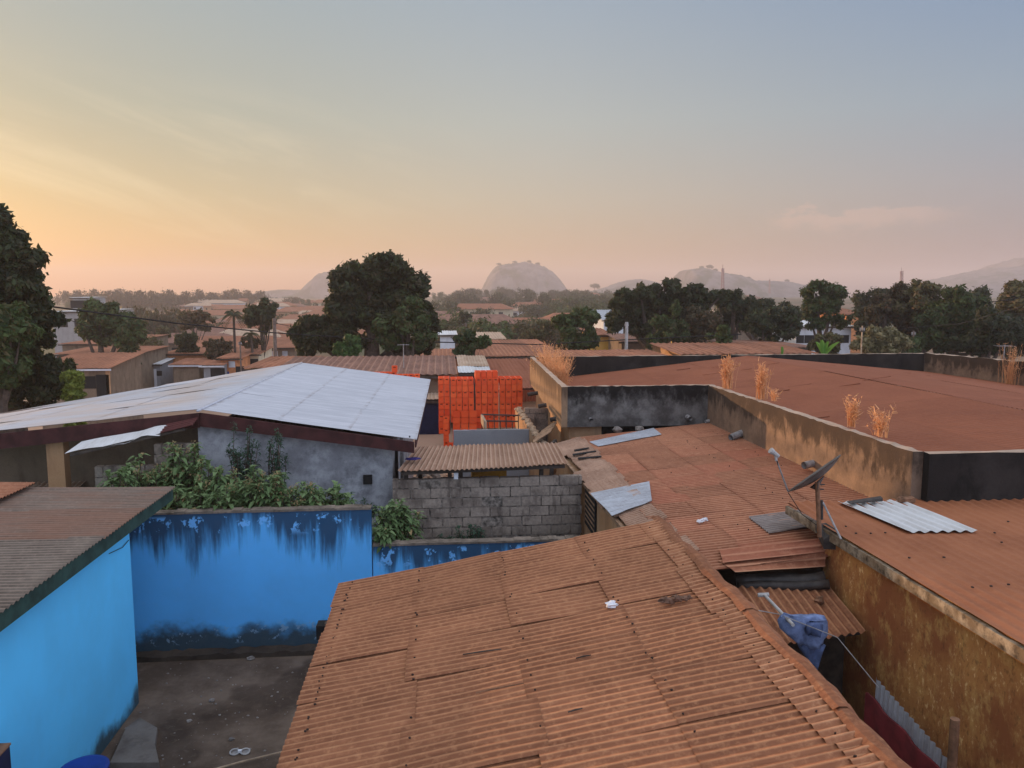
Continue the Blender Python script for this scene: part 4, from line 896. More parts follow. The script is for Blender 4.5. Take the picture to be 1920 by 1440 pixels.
W = [  # photo column, top row, Y, spread, n, label, material
    (225, 890, 14.75, .42, 260, 'weed spilling over the blue wall right beside the blue house roof', 'leaf_weed', False),
    (265, 862, 15.5, .45, 300, 'seeding weed in front of the bent white tin sheet', 'leaf_weed', True),
    (338, 822, 15.7, .34, 240, 'tall flowering weed before the small block shed', 'leaf_weed', True),
    (395, 868, 15.2, .45, 320, 'bushy weed at the corner of the grey plastered wall', 'leaf_weed', True),
    (320, 915, 14.5, .40, 260, 'low weed hanging over the blue wall beside the green eaves board', 'leaf_weed', False),
    (452, 795, 16.0, .26, 190, 'tallest dark weed reaching up to the maroon fascia', 'leaf_weed_dark', True),
    (512, 803, 16.05, .2, 110, 'slim dark weed standing before the patchy grey wall', 'leaf_weed_dark', True),
    (415, 905, 14.5, .42, 300, 'broad leaved weed drooping over the middle of the tall blue wall', 'leaf_weed', False),
    (490, 878, 14.65, .46, 380, 'lightest and fullest weed mound above the tall blue wall', 'leaf_weed', True),
    (560, 905, 14.55, .42, 300, 'weed with one dried seed head above the peeling blue paint', 'leaf_weed', True),
    (622, 912, 14.75, .36, 260, 'weed below the small dark hole in the grey wall', 'leaf_weed', False),
    (665, 922, 15.0, .25, 150, 'last small weed before the end of the tall blue wall', 'leaf_weed_dark', False),
]
for i, (px, py, Y, sp, n, lab, m_, top) in enumerate(W):
    q = P(px, py-8, Y=Y); sp *= 1.2; Y -= .22 if Y < 14.7 else 0; z0 = max(1.2, q[2]-1.25) if Y < 15.2 else q[2]-1.5; weed(lab, (q[0], q[1], z0), q[2]-z0, sp, int(n*4), 100+i, m_, .25 if m_ == 'leaf_weed' else .13, top, .08 if Y < 14.6 else 0)
for px, py, Y, sp, h, n, lab, m_ in ((742, 925, 14.75, .46, 1.15, 420, 'big leafy weed at the step between the two blue walls', 'leaf_weed'), (715, 985, 14.1, .17, .45, 70, 'weed sprig hanging down over the end of the tall blue wall', 'leaf_weed'), (690, 930, 15.9, .25, .5, 90, 'faint weed against the foot of the grey plaster corner', 'leaf_weed_dark'), (880, 968, 15.7, .3, .8, 150, 'dark spiny weed at the foot of the block wall', 'leaf_weed_dark'), (835, 995, 15.9, .25, .5, 60, 'small dark weed low against the block wall', 'leaf_weed_dark')):
    q = P(px, py, Y=Y); weed(lab, (q[0], q[1], q[2]-h), h, sp, int(n*2.5), px, m_, .23 if m_ == 'leaf_weed' else .13)

# ------------------------------------------------------------------ trees
def tree(name, lab, Y, ell, m, leaf=.22, dens=1.0, seed=0, trunk=None, cat='tree', group=None, limbs=5, sub=.30, grow=1.14, barkm='bark', base_px=None, squash=.8, back=1.0):
    """crown from surveyed ellipses (px, py, rx, ry, tint) on the plane Y, filled as ellipsoids with leaf clumps"""
    q = np.random.RandomState(seed); k_ = Y*1.005/F; cl = []; n = 0
    if cat == 'shrub':   # bushes are leafy right down to the ground
        zc = P(ell[0][0], ell[0][1], Y=Y); dz_ = (zc[2]-terr(zc[0], Y))/k_; e0 = ell[0]; ell = list(ell)
        for s_ in np.arange(e0[3]*.8, dz_, e0[3]*.9): ell.append((e0[0], e0[1]+s_, e0[2]*.8, e0[3], e0[4]*.7))
    for e in ell:
        c = P(e[0], e[1], Y=Y); rx, rz = e[2]*k_*grow, e[3]*k_*grow; dz = (rx+rz)/2*back; A = e[2]*e[3]; r0 = min(rx, rz)
        num = max(5, int(9*max(rx, rz)/r0/(sub/.3)**2)); oy = q.uniform(-.3, .3)*dz
        for i in range(int(num*1.5)):
            d = q.normal(size=3); d /= np.linalg.norm(d); rr = q.uniform(.35, .80)
            cl.append((c+np.array((d[0]*rx*rr, oy+d[1]*dz*rr, d[2]*rz*rr)), r0*sub*q.uniform(.75, 1.25)*1.15, np.clip(e[4]+q.normal()*.16, 0, 1)))
        n += int(A*dens*2.6)
    cen = P(ell[0][0], ell[0][1], Y=Y); gz = terr(cen[0], Y)
    bx = P(base_px, 650, Y=Y)[0] if base_px else cen[0]
    t = thing(name, lab, cat, (bx, Y, gz), group)
    v, f, ti = leafcloud(cl, max(120, n), leaf*.72, seed, squash)
    mesh_np('crown', v, f, m, None, ti, 'FACE', t)
    mb = MB(); top = np.array((cen[0], Y, cen[2])); root = np.array((bx, Y, gz-.2)); fork = root+(top-root)*.45; rad = trunk or max(.12, ell[0][2]*k_*.085)
    mb.tube([root, root*.5+fork*.5+q.normal(size=3)*.1, fork, top], [rad*1.35, rad, rad*.85, rad*.3], 9)
    for i in range(limbs):
        tgt = cl[q.randint(len(cl))][0]; md = (fork+tgt)/2+np.array((0, 0, -.1*np.linalg.norm(tgt-fork))); mb.tube([fork, md, tgt], [rad*.55, rad*.36, rad*.1], 7)
    mb.build('trunk', barkm, t); return t
D, MI, B_, BR, OL = 'leaf_dark', 'leaf_mid', 'leaf_bright', 'leaf_brown', 'leaf_olive'
tree('broadleaf_tree', 'tall dark tree cut by the photo edge behind the silver roof', 33, [(-15, 455, 62, 68, .25), (25, 490, 48, 58, .3), (-30, 560, 80, 80, .2), (48, 570, 46, 62, .25), (70, 610, 42, 50, .2), (20, 680, 60, 60, .2), (88, 690, 42, 26, .3), (110, 715, 40, 26, .3), (70, 740, 50, 32, .15)], D, .24, 1.1, 1, .5, base_px=10, sub=.26)
tree('weeping_tree', 'drooping green tree at the photo edge before the tall dark tree', 30.5, [(8, 625, 46, 72, .45), (-15, 680, 50, 50, .4), (28, 600, 24, 40, .5)], MI, .26, 1.0, 2, .25, base_px=-20, sub=.26)
tree('shrub', 'yellow green lit foliage of the dark tree at the silver roof edge', 31.5, [(140, 708, 22, 12, .7)], 'leaf_lime', .16, 2.2, 3, .05, 'shrub')  # stands for the tree's sunlit foliage, its light put into lime leaves
tree('mango_tree', 'largest dark round tree standing before the half hidden hill', 53, [(695, 535, 74, 58, .3), (640, 560, 42, 55, .25), (750, 540, 52, 56, .3), (725, 505, 62, 30, .35), (660, 600, 62, 52, .2), (735, 600, 70, 55, .25), (790, 560, 24, 46, .25), (803, 610, 24, 45, .25), (590, 625, 46, 40, .25), (575, 645, 34, 24, .3), (640, 645, 50, 26, .15), (770, 650, 55, 18, .1)], D, .30, 1.0, 4, .7, sub=.24, grow=1.03)
tree('mango_tree', 'greener tree growing in front of the largest dark tree', 49.5, [(765, 598, 34, 40, .5), (735, 625, 38, 30, .4), (790, 625, 26, 32, .4)], MI, .26, 1.1, 5, .3)
tree('shrub', 'small bright bush at the foot of the largest dark tree', 47, [(653, 648, 22, 20, .5), (640, 655, 16, 12, .6)], B_, .2, 1.6, 6, .08, 'shrub')
tree('mango_tree', 'bushy olive green tree beside the far white building', 76, [(185, 590, 34, 30, .6), (165, 615, 26, 28, .5), (215, 600, 32, 28, .5), (250, 618, 30, 26, .4), (190, 628, 40, 18, .3), (240, 630, 34, 14, .2)], MI, .36, 1.0, 7, .4)
tree('shrub', 'round green bush in front of the bushy olive tree', 75.2, [(238, 638, 24, 16, .5)], MI, .28, 1.3, 8, .1, 'shrub')
tree('shrub', 'thin greyish flowering bush behind the long rusty roof', 99, [(284, 644, 24, 15, .6)], OL, .26, .9, 9, .1, 'shrub')
tree('thorn_tree', 'sparse brown tree with thin crown on the hazy plain', 112, [(362, 596, 30, 16, .7), (385, 605, 20, 14, .6), (350, 610, 20, 12, .6)], BR, .45, .8, 10, .22)
tree('shrub', 'dark dome shaped bush below the sparse brown tree', 86, [(350, 638, 29, 14, .3)], D, .3, 1.4, 11, .1, 'shrub')
tree('thorn_tree', 'pale small round tree left of the sparse brown tree', 120, [(306, 622, 16, 12, .5)], OL, .4, 1.0, 12, .15)
tree('broadleaf_tree', 'dark ragged tree beside the coconut palm and concrete pole', 83, [(490, 580, 28, 20, .3), (505, 590, 18, 22, .3), (475, 595, 20, 18, .4), (495, 610, 16, 16, .3)], D, .36, 1.0, 13, .22, base_px=492)
tree('shrub', 'brownish scrub at the foot of the coconut palm', 82, [(410, 645, 32, 10, .5), (470, 642, 22, 12, .4)], BR, .3, 1.2, 14, .08, 'shrub')
tree('broadleaf_tree', 'small dark green tree behind the cream tin roof', 50, [(875, 645, 28, 22, .35), (905, 640, 22, 14, .5), (868, 660, 24, 10, .2)], MI, .24, 1.3, 15, .12)
tree('broadleaf_tree', 'lime yellow little tree beside a pole in the hazy middle', 125, [(893, 613, 16, 8, .6)], 'leaf_lime', .4, 1.5, 16, .12)
tree('broadleaf_tree', 'dark mushroom shaped tree rising above the lime yellow tree', 140, [(870, 592, 14, 8, .3), (866, 604, 9, 8, .2)], D, .5, 1.4, 17, .2)
tree('broadleaf_tree', 'dark green clipped looking tree before the parapet house grass clump', 56, [(1055, 600, 20, 16, .5), (1090, 595, 30, 18, .5), (1115, 590, 14, 14, .5), (1082, 625, 34, 28, .35), (1065, 645, 24, 18, .2), (1105, 640, 24, 20, .3)], MI, .26, 1.1, 18, .22)
tree('acacia_tree', 'hazy flat topped acacia left of the clipped looking tree', 78, [(1010, 625, 34, 9, .5), (1030, 608, 24, 8, .6), (1000, 640, 40, 8, .3)], OL, .34, 1.2, 19, .18)
tree('umbrella_tree', 'widest dark umbrella shaped tree with forked trunk behind the parapet', 63, [(1240, 545, 60, 20, .35), (1190, 560, 48, 22, .35), (1290, 552, 50, 20, .35), (1160, 570, 26, 14, .4), (1340, 556, 40, 14, .3), (1225, 580, 58, 26, .2), (1175, 590, 34, 24, .2), (1290, 580, 40, 28, .2), (1200, 610, 30, 22, .25), (1150, 610, 20, 22, .3)], D, .34, 1.1, 20, .5, limbs=8, base_px=1205)
tree('broadleaf_tree', 'yellow green lit tree growing under the umbrella shaped tree', 58, [(1265, 580, 9, 20, .6), (1245, 605, 28, 16, .6), (1270, 625, 30, 24, .35), (1235, 640, 24, 20, .3)], MI, .26, 1.1, 21, .18)
tree('broadleaf_tree', 'brownish green tree beside the umbrella tree', 60, [(1312, 595, 34, 28, .5), (1335, 615, 30, 26, .4), (1300, 630, 30, 24, .35)], BR, .26, 1.1, 22, .22)
tree('broadleaf_tree', 'dark tree with pointed tufts behind the brownish green tree', 68, [(1375, 568, 38, 24, .3), (1400, 590, 30, 30, .25), (1355, 560, 20, 18, .35)], D, .32, 1.1, 23, .3)
tree('shrub', 'fresh green bush in front of the brownish green tree', 52, [(1352, 640, 26, 20, .5), (1352, 620, 12, 16, .6)], MI, .22, 1.3, 24, .08, 'shrub')
tree('broadleaf_tree', 'low rounded dark tree between umbrella tree and the round topped tree', 61, [(1440, 595, 38, 24, .35), (1475, 605, 34, 28, .3), (1450, 625, 48, 22, .2), (1420, 610, 24, 24, .3)], D, .28, 1.1, 25, .3)
tree('mango_tree', 'round topped green tree standing before the white house', 66, [(1530, 550, 34, 28, .5), (1562, 555, 28, 30, .45), (1545, 580, 44, 24, .4), (1530, 605, 24, 16, .35), (1575, 600, 20, 18, .35)], MI, .28, 1.1, 26, .3, base_px=1550)
tree('shrub', 'olive bush in front of the white house', 48, [(1553, 640, 24, 18, .4), (1530, 650, 18, 12, .4)], OL, .2, 1.3, 27, .08, 'shrub')
tree('shrub', 'pale sunlit bush beside the thin white pole behind the parapet', 44, [(1650, 632, 40, 20, .6), (1620, 645, 26, 16, .6), (1680, 640, 30, 20, .5), (1660, 655, 44, 12, .4)], 'leaf_pale', .2, 1.4, 28, .1, 'shrub')
tree('mango_tree', 'brown topped dark tree next to the pale sunlit bush', 62, [(1660, 575, 42, 26, .3), (1690, 560, 40, 30, .35), (1640, 590, 24, 26, .35), (1700, 600, 50, 40, .2)], BR, .28, 1.1, 29, .4)
tree('mango_tree', 'highest crowned tree in the dark grove behind the parapet', 60, [(1738, 540, 40, 18, .7), (1760, 560, 44, 24, .4), (1730, 580, 44, 36, .25)], OL, .28, 1.1, 30, .4)
tree('mango_tree', 'deep green full tree in the middle of the dark grove', 57, [(1790, 560, 46, 26, .5), (1810, 590, 46, 40, .4), (1770, 600, 44, 40, .4), (1760, 635, 44, 30, .35), (1815, 635, 40, 30, .2)], MI, .27, 1.1, 31, .4)
tree('shrub', 'small lit green bush below the dark grove near the parapet', 47, [(1705, 645, 22, 16, .5)], MI, .2, 1.4, 32, .08, 'shrub')
tree('mango_tree', 'dark tree filling the shade at the end of the grove', 53, [(1850, 610, 48, 44, .2), (1880, 640, 50, 30, .15), (1830, 645, 50, 22, .15), (1920, 640, 40, 36, .15)], D, .27, 1.1, 33, .35)
tree('mango_tree', 'olive topped tree cut by the photo edge behind the dark grove', 66, [(1895, 560, 38, 34, .6), (1925, 560, 40, 38, .5), (1890, 600, 44, 30, .3)], OL, .3, 1.1, 34, .4)

tree('broadleaf_tree', 'dark background tree filling the gap beside the low rounded tree', 80, [(1420, 575, 40, 24, .3), (1480, 590, 34, 26, .25), (1390, 595, 34, 24, .3)], D, .34, 1.0, 51, .3)
tree('broadleaf_tree', 'dusky background tree behind the brown topped dark tree', 82, [(1650, 570, 40, 34, .3), (1700, 575, 44, 36, .3), (1640, 610, 34, 30, .2)], D, .34, 1.0, 52, .3)
tree('broadleaf_tree', 'shaded background tree between the deep green and olive topped trees', 78, [(1845, 575, 44, 34, .25), (1820, 600, 44, 40, .2), (1880, 610, 44, 34, .2)], D, .34, 1.0, 53, .3)
tree('broadleaf_tree', 'low dark tree standing right under the umbrella tree canopy', 70, [(1290, 610, 54, 30, .2), (1350, 600, 40, 30, .2), (1230, 605, 40, 30, .2)], D, .3, 1.0, 54, .25)

# coconut palm
def palm(lab, Y, px, py, rpx, bpx, seed):
    q = np.random.RandomState(seed); c = P(px, py, Y=Y); k_ = Y/F; gz = terr(c[0], Y); t = thing('coconut_palm', lab, 'palm', (c[0], Y, gz))
    mb = MB(); b = P(bpx, 650, Y=Y); mb.tube([(b[0], Y, gz-.2), ((b[0]+c[0])/2, Y, (gz+c[2])/2), c], [.2, .15, .12], 8); mb.build('trunk', 'bark', t)
    for i in range(20):
        a = 2*math.pi*i/20+q.uniform(-.2, .2); el = q.uniform(-.5, 1.2); L = rpx*k_*q.uniform(.85, 1.25); vs = []; fs = []; K = 12
        for k in range(K):
            s_ = (k+.5)/K; r_ = L*s_*math.cos(el)*(1-.15*s_); z_ = L*(s_*math.sin(el)-.75*s_*s_); pc = c+np.array((math.cos(a)*r_, math.sin(a)*r_, z_)); tn = np.array((math.cos(a), math.sin(a), .3-s_)); sd = np.array((-math.sin(a), math.cos(a), 0))
            for g in (-1, 1):
                l_ = L*.30*math.sin(math.pi*(.12+.85*s_)); o = len(vs); e = pc+sd*g*l_*.7+tn*l_*.35+np.array((0, 0, -l_*.5)); w_ = tn*L*.028
                vs += [pc-w_, pc+w_, e+w_*.3, e-w_*.3]; fs.append((o, o+1, o+2, o+3))
        mesh_np('frond', np.array(vs), fs, D if i % 4 else OL, None, np.tile((q.rand()*.6, 0, 0), (len(fs), 1)), 'FACE', t)
palm('coconut palm standing behind the long rusty roofs', 85, 438, 590, 30, 440, 3)
palm('smaller drooping palm under the dark ragged tree', 81, 470, 625, 18, 478, 4)
# banana
def banana(lab, px, Y, tops, seed):
    c = P(px, 670, Y=Y); q = np.random.RandomState(seed); t = thing('banana_plant', lab, 'plant', (c[0], Y, terr(c[0], Y)))
    mb = MB(); mb.tube([(c[0], Y, terr(c[0], Y)-.1), (c[0], Y, P(px, 668, Y=Y)[2])], [.14, .09], 8); mb.build('stem', 'leaf_banana', t)
    for x_, y_ in tops:
        e = P(x_, y_, Y=Y+q.uniform(-.2, .2)); b = np.array((c[0], Y, P(px, 668, Y=Y)[2])); mb = MB(); K = 8; vs = []
        d = e-b; s_ = np.array((1, .25, 0.))*(np.linalg.norm(d)*.16)
        for k in range(K+1):
            u = k/K; p = b+d*u+np.array((0, 0, .12*math.sin(u*3.1))); w = math.sin(math.pi*(.06+.9*u))**.6; vs += [p-s_*w+(0, .03, 0), p, p+s_*w+(0, .03, 0)]
        mb.add(vs, [f_ for k in range(K) for f_ in ((3*k, 3*k+1, 3*k+4, 3*k+3), (3*k+1, 3*k+2, 3*k+5, 3*k+4))], 0, (q.rand(), 0, 0)); mb.build('leaf', 'leaf_banana', t)
banana('bright green banana plant with several leaves over the parapet', 1545, 39, [(1531, 641), (1541, 637), (1553, 640), (1560, 652), (1574, 641)], 1)
banana('single bright banana leaf sticking up before the orange tin roof', 1467, 39, [(1467, 650), (1469, 655)], 2)

# far trees: six kinds of crown copied over the plain
pro = []
for i in range(6):
    q = np.random.RandomState(300+i); cl = []; flat = (1, .8, .55, 1.1, .7, .9)[i]
    for k in range(9 if i < 5 else 16):
        d = q.normal(size=3); d /= np.linalg.norm(d); cl.append((np.array((d[0]*.62, d[1]*.62, .62+d[2]*.36*flat)) if i < 5 else np.array((d[0]*.66, d[1]*.66, .28+abs(d[2])*.42)), .30*q.uniform(.8, 1.3), .4+q.normal()*.2))
    v, f, ti = leafcloud(cl, 1000, .085, 40+i, .85); mb = MB(); mb.tube([(0, 0, -.15), (0, 0, .5)], [.05, .035], 6)
    nv = len(v); v = np.concatenate([v, np.array(mb.v)]); fl = f.tolist()+[tuple(a+nv for a in x) for x in mb.f]
    mi = [0]*len(f)+[1]*len(mb.f); tt = np.concatenate([ti, np.tile((.5, .5, 0), (len(mb.f), 1))])
    o = mesh_np('far_tree', v, fl, [(BR, MI, OL, D, MI, BR)[i], 'bark'], mi, tt, 'FACE'); pro.append(o.data); bpy.data.objects.remove(o)
FT = []
def fartree(px, Y, w, h, lab, g, k=None):
    x = P(px, 560, Y=Y)[0]; FT.append((w*h/Y**2, rng.randrange(6) if k is None else k, (x, Y, terr(x, Y)), w, h, rng.uniform(0, 6.28), lab, g))
def plant_far():
    FT.sort(key=lambda q: -q[0])
    for _, k, loc, w, h, a, lab, g in FT[:280]:
        o = bpy.data.objects.new('far_tree', pro[k]); COL.objects.link(o); o.location = loc; o.scale = (w, w, h); o.rotation_euler = (0, 0, a); tag(o, lab, 'tree', g)
    V, Fs, Mi, T = [], [], [], []; o = 0
    for _, k, loc, w, h, a, lab, g in FT[280:]:   # the smallest ones read as one far wood
        v = np.empty(len(pro[k].vertices)*3); pro[k].vertices.foreach_get('co', v); v = v.reshape(-1, 3)
        c, s_ = math.cos(a), math.sin(a); V.append(np.stack([(v[:, 0]*c-v[:, 1]*s_)*w+loc[0], (v[:, 0]*s_+v[:, 1]*c)*w+loc[1], v[:, 2]*h+loc[2]], 1))
        tt = np.empty(len(pro[k].polygons)*4); pro[k].attributes['tint'].data.foreach_get('color', tt); T.append(tt.reshape(-1, 4)[:, :3])
        Fs += [tuple(i+o for i in p_.vertices) for p_ in pro[k].polygons if True]; Mi += [0 if len(p_.vertices) == 4 and p_.material_index == 0 else 1 for p_ in pro[k].polygons]; o += len(v)
    tag(mesh_np('far_woodland', np.concatenate(V), Fs, [MI, 'bark'], Mi, np.concatenate(T), 'FACE'), None, None, None, 'stuff')
LBL = {'g': ('hazy brown tree on the glowing horizon under the yellow sky', 'trees on the golden horizon'), 'm': ('hazy grey green tree on the plain before the big dome hill', 'trees on the plain before the dome hill'), 'b': ('tree in the dark brown hazy belt behind the olive green tree', 'trees of the brown belt'), 'r': ('hazy mauve tree on the plain before the flat topped cliff hill', 'trees before the cliff hill'), 'n': ('dusky tree in the near belt between the largest tree and the umbrella tree', 'trees of the near belt')}
def scatter(key, n, x0, x1, y0, y1, s0, s1, k=None):
    for i in range(n):
        Y = math.exp(rng.uniform(math.log(y0), math.log(y1))); s_ = rng.uniform(s0, s1); fartree(rng.uniform(x0, x1), Y, s_, s_*rng.uniform(.8, 1.15), *LBL[key], k)
for px in (120, 150, 180, 206, 224, 243, 262, 285, 296, 305, 318, 346, 372, 395, 408, 427, 440, 463, 488): fartree(px+rng.uniform(-3, 3), rng.uniform(460, 560), rng.uniform(6.5, 9)*(1.35 if px in (206, 296, 305) else 1), rng.uniform(10, 13), *LBL['g'], 5)
scatter('g', 40, 100, 600, 460, 1000, 4, 7)
scatter('g', 26, 330, 620, 170, 420, 2.5, 4.5)
for px in (252, 266, 280, 292, 304, 318, 332, 345, 395, 410): fartree(px, rng.uniform(165, 200), rng.uniform(4.5, 6), rng.uniform(8.5, 11) if px < 350 else 6.5, *LBL['b'], rng.choice((0, 5, 5)))
scatter('b', 14, 250, 480, 190, 330, 3, 5, 0)
scatter('m', 120, 815, 1160, 240, 1000, 4, 8, 3)
scatter('m', 50, 1040, 1160, 200, 700, 4, 7, 1)
scatter('n', 56, 825, 1160, 110, 230, 3.2, 5.5)
scatter('r', 60, 1380, 1376, 240, 1000, 4, 8)
scatter('g', 14, 520, 620, 250, 600, 3, 5.5)

plant_far()
# ------------------------------------------------------------------ houses beyond
def house(name, lab, px0, px1, py, Y, depth, rise, wallm='brown_plaster', roofm='rust_far', kind='mono', cat='house', group=None, over=.35, ops=(), pitch=.3, base=None, cols=6, low=False):
    a, b = P(px0, py, Y=Y), P(px1, py, Y=Y); x0, x1, z = a[0], b[0], (a[2]+b[2])/2; g = min(terr(x0, Y), terr(x1, Y), terr(x0, Y+depth), terr(x1, Y+depth))-.1
    t = thing(name, lab, cat, ((x0+x1)/2, Y+depth/2, g), group)
    w = MB()
    if kind == 'mono':
        w.hexa([(x0+over, Y+over, g), (x1-over, Y+over, g), (x1-over, Y+depth-over, g), (x0+over, Y+depth-over, g)], [(x0+over, Y+over, z-.06), (x1-over, Y+over, z-.06), (x1-over, Y+depth-over, z+rise-.12), (x0+over, Y+depth-over, z+rise-.12)])
    elif kind == 'gable_x':
        m_ = Y+depth/2
        for xx in (x0+over, x1-over-.2): w.hexa([(xx, Y+over, g), (xx+.2, Y+over, g), (xx+.2, Y+depth-over, g), (xx, Y+depth-over, g)], [(xx, Y+over, z-.06), (xx+.2, Y+over, z-.06), (xx+.2, Y+depth-over, z-.06), (xx, Y+depth-over, z-.06)]); w.add([(xx, Y+over, z-.05), (xx, m_, z+rise-.15), (xx, Y+depth-over, z-.05), (xx+.2, Y+over, z-.05), (xx+.2, m_, z+rise-.15), (xx+.2, Y+depth-over, z-.05)], [(0, 1, 2), (3, 5, 4)])
        w.box(x0+over+.2, x1-over-.2, Y+over, Y+over+.2, g, z-.06); w.box(x0+over+.2, x1-over-.2, Y+depth-over-.2, Y+depth-over, g, z-.06)
    else:
        m_ = (x0+x1)/2; w.box(x0+over, x1-over, Y+over, Y+depth-over, g, z-.06); w.add([(x0+over, Y+over, z-.05), (m_, Y+over, z+rise-.15), (x1-over, Y+over, z-.05)], [(0, 2, 1)])
    w.build('wall', wallm, t)
    mb = MB(); kw = dict(pitch=pitch, amp=pitch*.08, nu=4, spw=4, rows=1, cols=cols, lap=.012, sag=.02, ragged=.1)
    if kind == 'mono': corr(mb, (x0, Y, z), (x0, Y+depth, z+rise), (x1, Y+depth, z+rise), (x1, Y, z), seed=int(px0), **kw)
    elif kind == 'gable_x':
        corr(mb, (x0, Y, z), (x0, m_, z+rise), (x1, m_, z+rise), (x1, Y, z), seed=int(px0), **kw); corr(mb, (x0, Y+depth, z), (x0, m_, z+rise), (x1, m_, z+rise), (x1, Y+depth, z), seed=int(px1), **kw)
    else:
        corr(mb, (x0, Y, z), (m_, Y, z+rise), (m_, Y+depth, z+rise), (x0, Y+depth, z), seed=int(px0), **kw); corr(mb, (x1, Y, z), (m_, Y, z+rise), (m_, Y+depth, z+rise), (x1, Y+depth, z), seed=int(px1), **kw)
    mb.build('roof', roofm, t, True)
    mb = MB(); mb.box(x0, x1, Y-.03, Y+.02, z-.18, z-.05); mb.build('eaves_board', 'wood_dark' if not low else 'white_wall', t)
    for (nm, u, w_, h0, h1, m2) in ops:
        xc = x0+(x1-x0)*u; mb = MB(); mb.box(xc-w_/2, xc+w_/2, Y+over-.03, Y+over+.02, z-h1, z-h0); mb.build(nm, m2, t)
    return t
V = 'dark_void'
house('rust_roof_house', 'brown walled house with sloped rusty roof beside the drooping trees', 58, 208, 691, 58, 6.9, .65, ops=(('door', .86, .9, .5, 2.4, V), ('window', .7, .8, .6, 1.5, V), ('pillar', .93, .3, .1, 2.6, 'tan_wall')), low=True)
house('rust_roof_house', 'low wide rusty roof house behind the brown walled one', 95, 262, 664, 76, 9, .2, cols=10)
house('rust_roof_house', 'rusty roof house farthest back beside the bushy olive tree', 108, 215, 645, 98, 20, .15)
house('rust_roof_house', 'small house with rusty roof and plain brown gable wall', 271, 322, 671, 86, 9, .2, ops=(('doorway', .85, 1.0, .6, 3.0, V),))
house('store_room', 'tiny pale flat roofed room with a white door', 270, 304, 683, 80, 5, .35, 'grey_smooth', 'sheet_white', ops=(('door', .35, .85, .5, 2.5, 'white_wall'), ('window', .75, .5, .7, 1.2, V)), pitch=.25)
house('rust_roof_house', 'wide hipped rusty roof house below the coconut palm', 330, 545, 655, 96, 20, .6, cols=8, kind='gable_x', ops=(('window', .85, 1.2, .5, 1.4, V),))
house('rust_roof_house', 'long low rusty roof house in front of the hipped one', 300, 480, 663, 84, 8, .15, cols=7, wallm='orange_wall')
house('block_house', 'plain grey brown block house with white edged low roof', 315, 378, 684, 77, 6, .2, 'brown_plaster', 'rust_far', low=True)
house('shop', 'little roadside kiosk with white edged lean roof and dark opening', 372, 420, 685, 74, 5, .12, 'grey_smooth', 'rust_far', ops=(('shutter', .7, 1.3, .3, 2.6, V),), low=True)
t_ = house('shop', 'orange painted shop with posters on its front', 405, 455, 672, 76, 5, .15, 'orange_wall', 'rust_far', ops=(('poster', .25, .9, 1.3, 2.6, 'barrel_blue'), ('poster', .5, 1.0, 1.5, 2.9, 'poster_red'), ('doorway', .85, .8, .8, 3.0, V), ('notice', .55, .6, .3, .9, 'white_wall')))
house('rust_roof_house', 'house with cream front and arched opening by the concrete pole', 452, 490, 664, 80, 7, .35, 'cream_wall', 'rust_far', ops=(('window', .6, .8, .5, 1.5, V),))
house('market_shed', 'shaded open shed with hanging washing behind the concrete pole', 492, 560, 652, 92, 10, .15, 'brown_plaster', 'rust_far', ops=(('washing', .3, .8, .4, 1.4, 'white_wall'), ('washing', .6, .6, .4, 1.3, 'sheet_silver')))
house('warehouse', 'long rib roofed brown building right behind the crate stacks', 500, 858, 704, 37.5, 7.5, .36, 'brown_plaster', 'rust_brown', pitch=.36, cols=12)
house('warehouse', 'orange dusty roof section joined to the long rib roofed building', 455, 575, 690, 41, 7, .08, 'brown_plaster', 'rust_far', cols=4)
house('tin_shed', 'small cream corrugated roof at the end of the long rib roofed building', 859, 917, 687, 40.5, 4.5, .24, 'brown_plaster', 'sheet_cream', pitch=.16, cols=3)
house('tin_shed', 'small silver tin roof in front of the cream corrugated roof', 859, 921, 698, 38.5, 1.9, .12, 'wood_dark', 'sheet_white', pitch=.16, cols=2, over=.1)
house('red_roof_house', 'cream walled house with smooth dull red roof behind the crates', 935, 1040, 728, 34.6, 11, .46, 'cream_wall', 'rust_red', cols=4, pitch=.2, over=.15)
mb = MB(); q = P(990, 735, Y=34.55); corr(mb, (q[0]-.6, 34.5, q[2]+.1), (q[0]-.6, 34.5, q[2]-.42), (q[0]+1.2, 34.5, q[2]-.42), (q[0]+1.2, 34.5, q[2]+.1), .12, .02, 3, 6, 1, 1)
o_ = mb.build('valance', 'rust_red', None, True); tag(o_, 'dull red corrugated valance hanging above the cream wall', 'awning')
house('backyard_store', 'store with navy blue shaded wall and cream roof beside the crates', 780, 830, 749, 36.2, 6, .35, 'navy', 'sheet_cream', pitch=.16, cols=3, over=.12)
house('rust_roof_house', 'wide patched rusty roof behind the dull red roof', 875, 1062, 668, 52, 7, .22, 'wood', 'rust_far', cols=8)
house('rust_roof_house', 'orange rusty roof showing under the largest dark tree', 775, 870, 668, 56, 6, .15, 'orange_wall', 'rust_far', cols=4)
house('rust_roof_house', 'upper rusty roof stepped behind the wide patched one', 905, 1030, 650, 66, 9, .12, 'wood', 'rust_far', cols=6)
house('tin_shed', 'cream ribbed tin roof shining in the hazy middle distance', 884, 950, 636, 82, 9, .35, 'cream_wall', 'sheet_cream', cols=4)
house('tin_shed', 'pale blue tin roofed shed beside the largest dark tree', 820, 858, 628, 100, 8, .2, 'white_wall', 'sheet_white', cols=2)
house('rust_roof_house', 'salmon tin roof just behind the far black parapet', 1020, 1255, 669, 44, 5, .06, 'tan_wall', 'rust_far', cols=9)
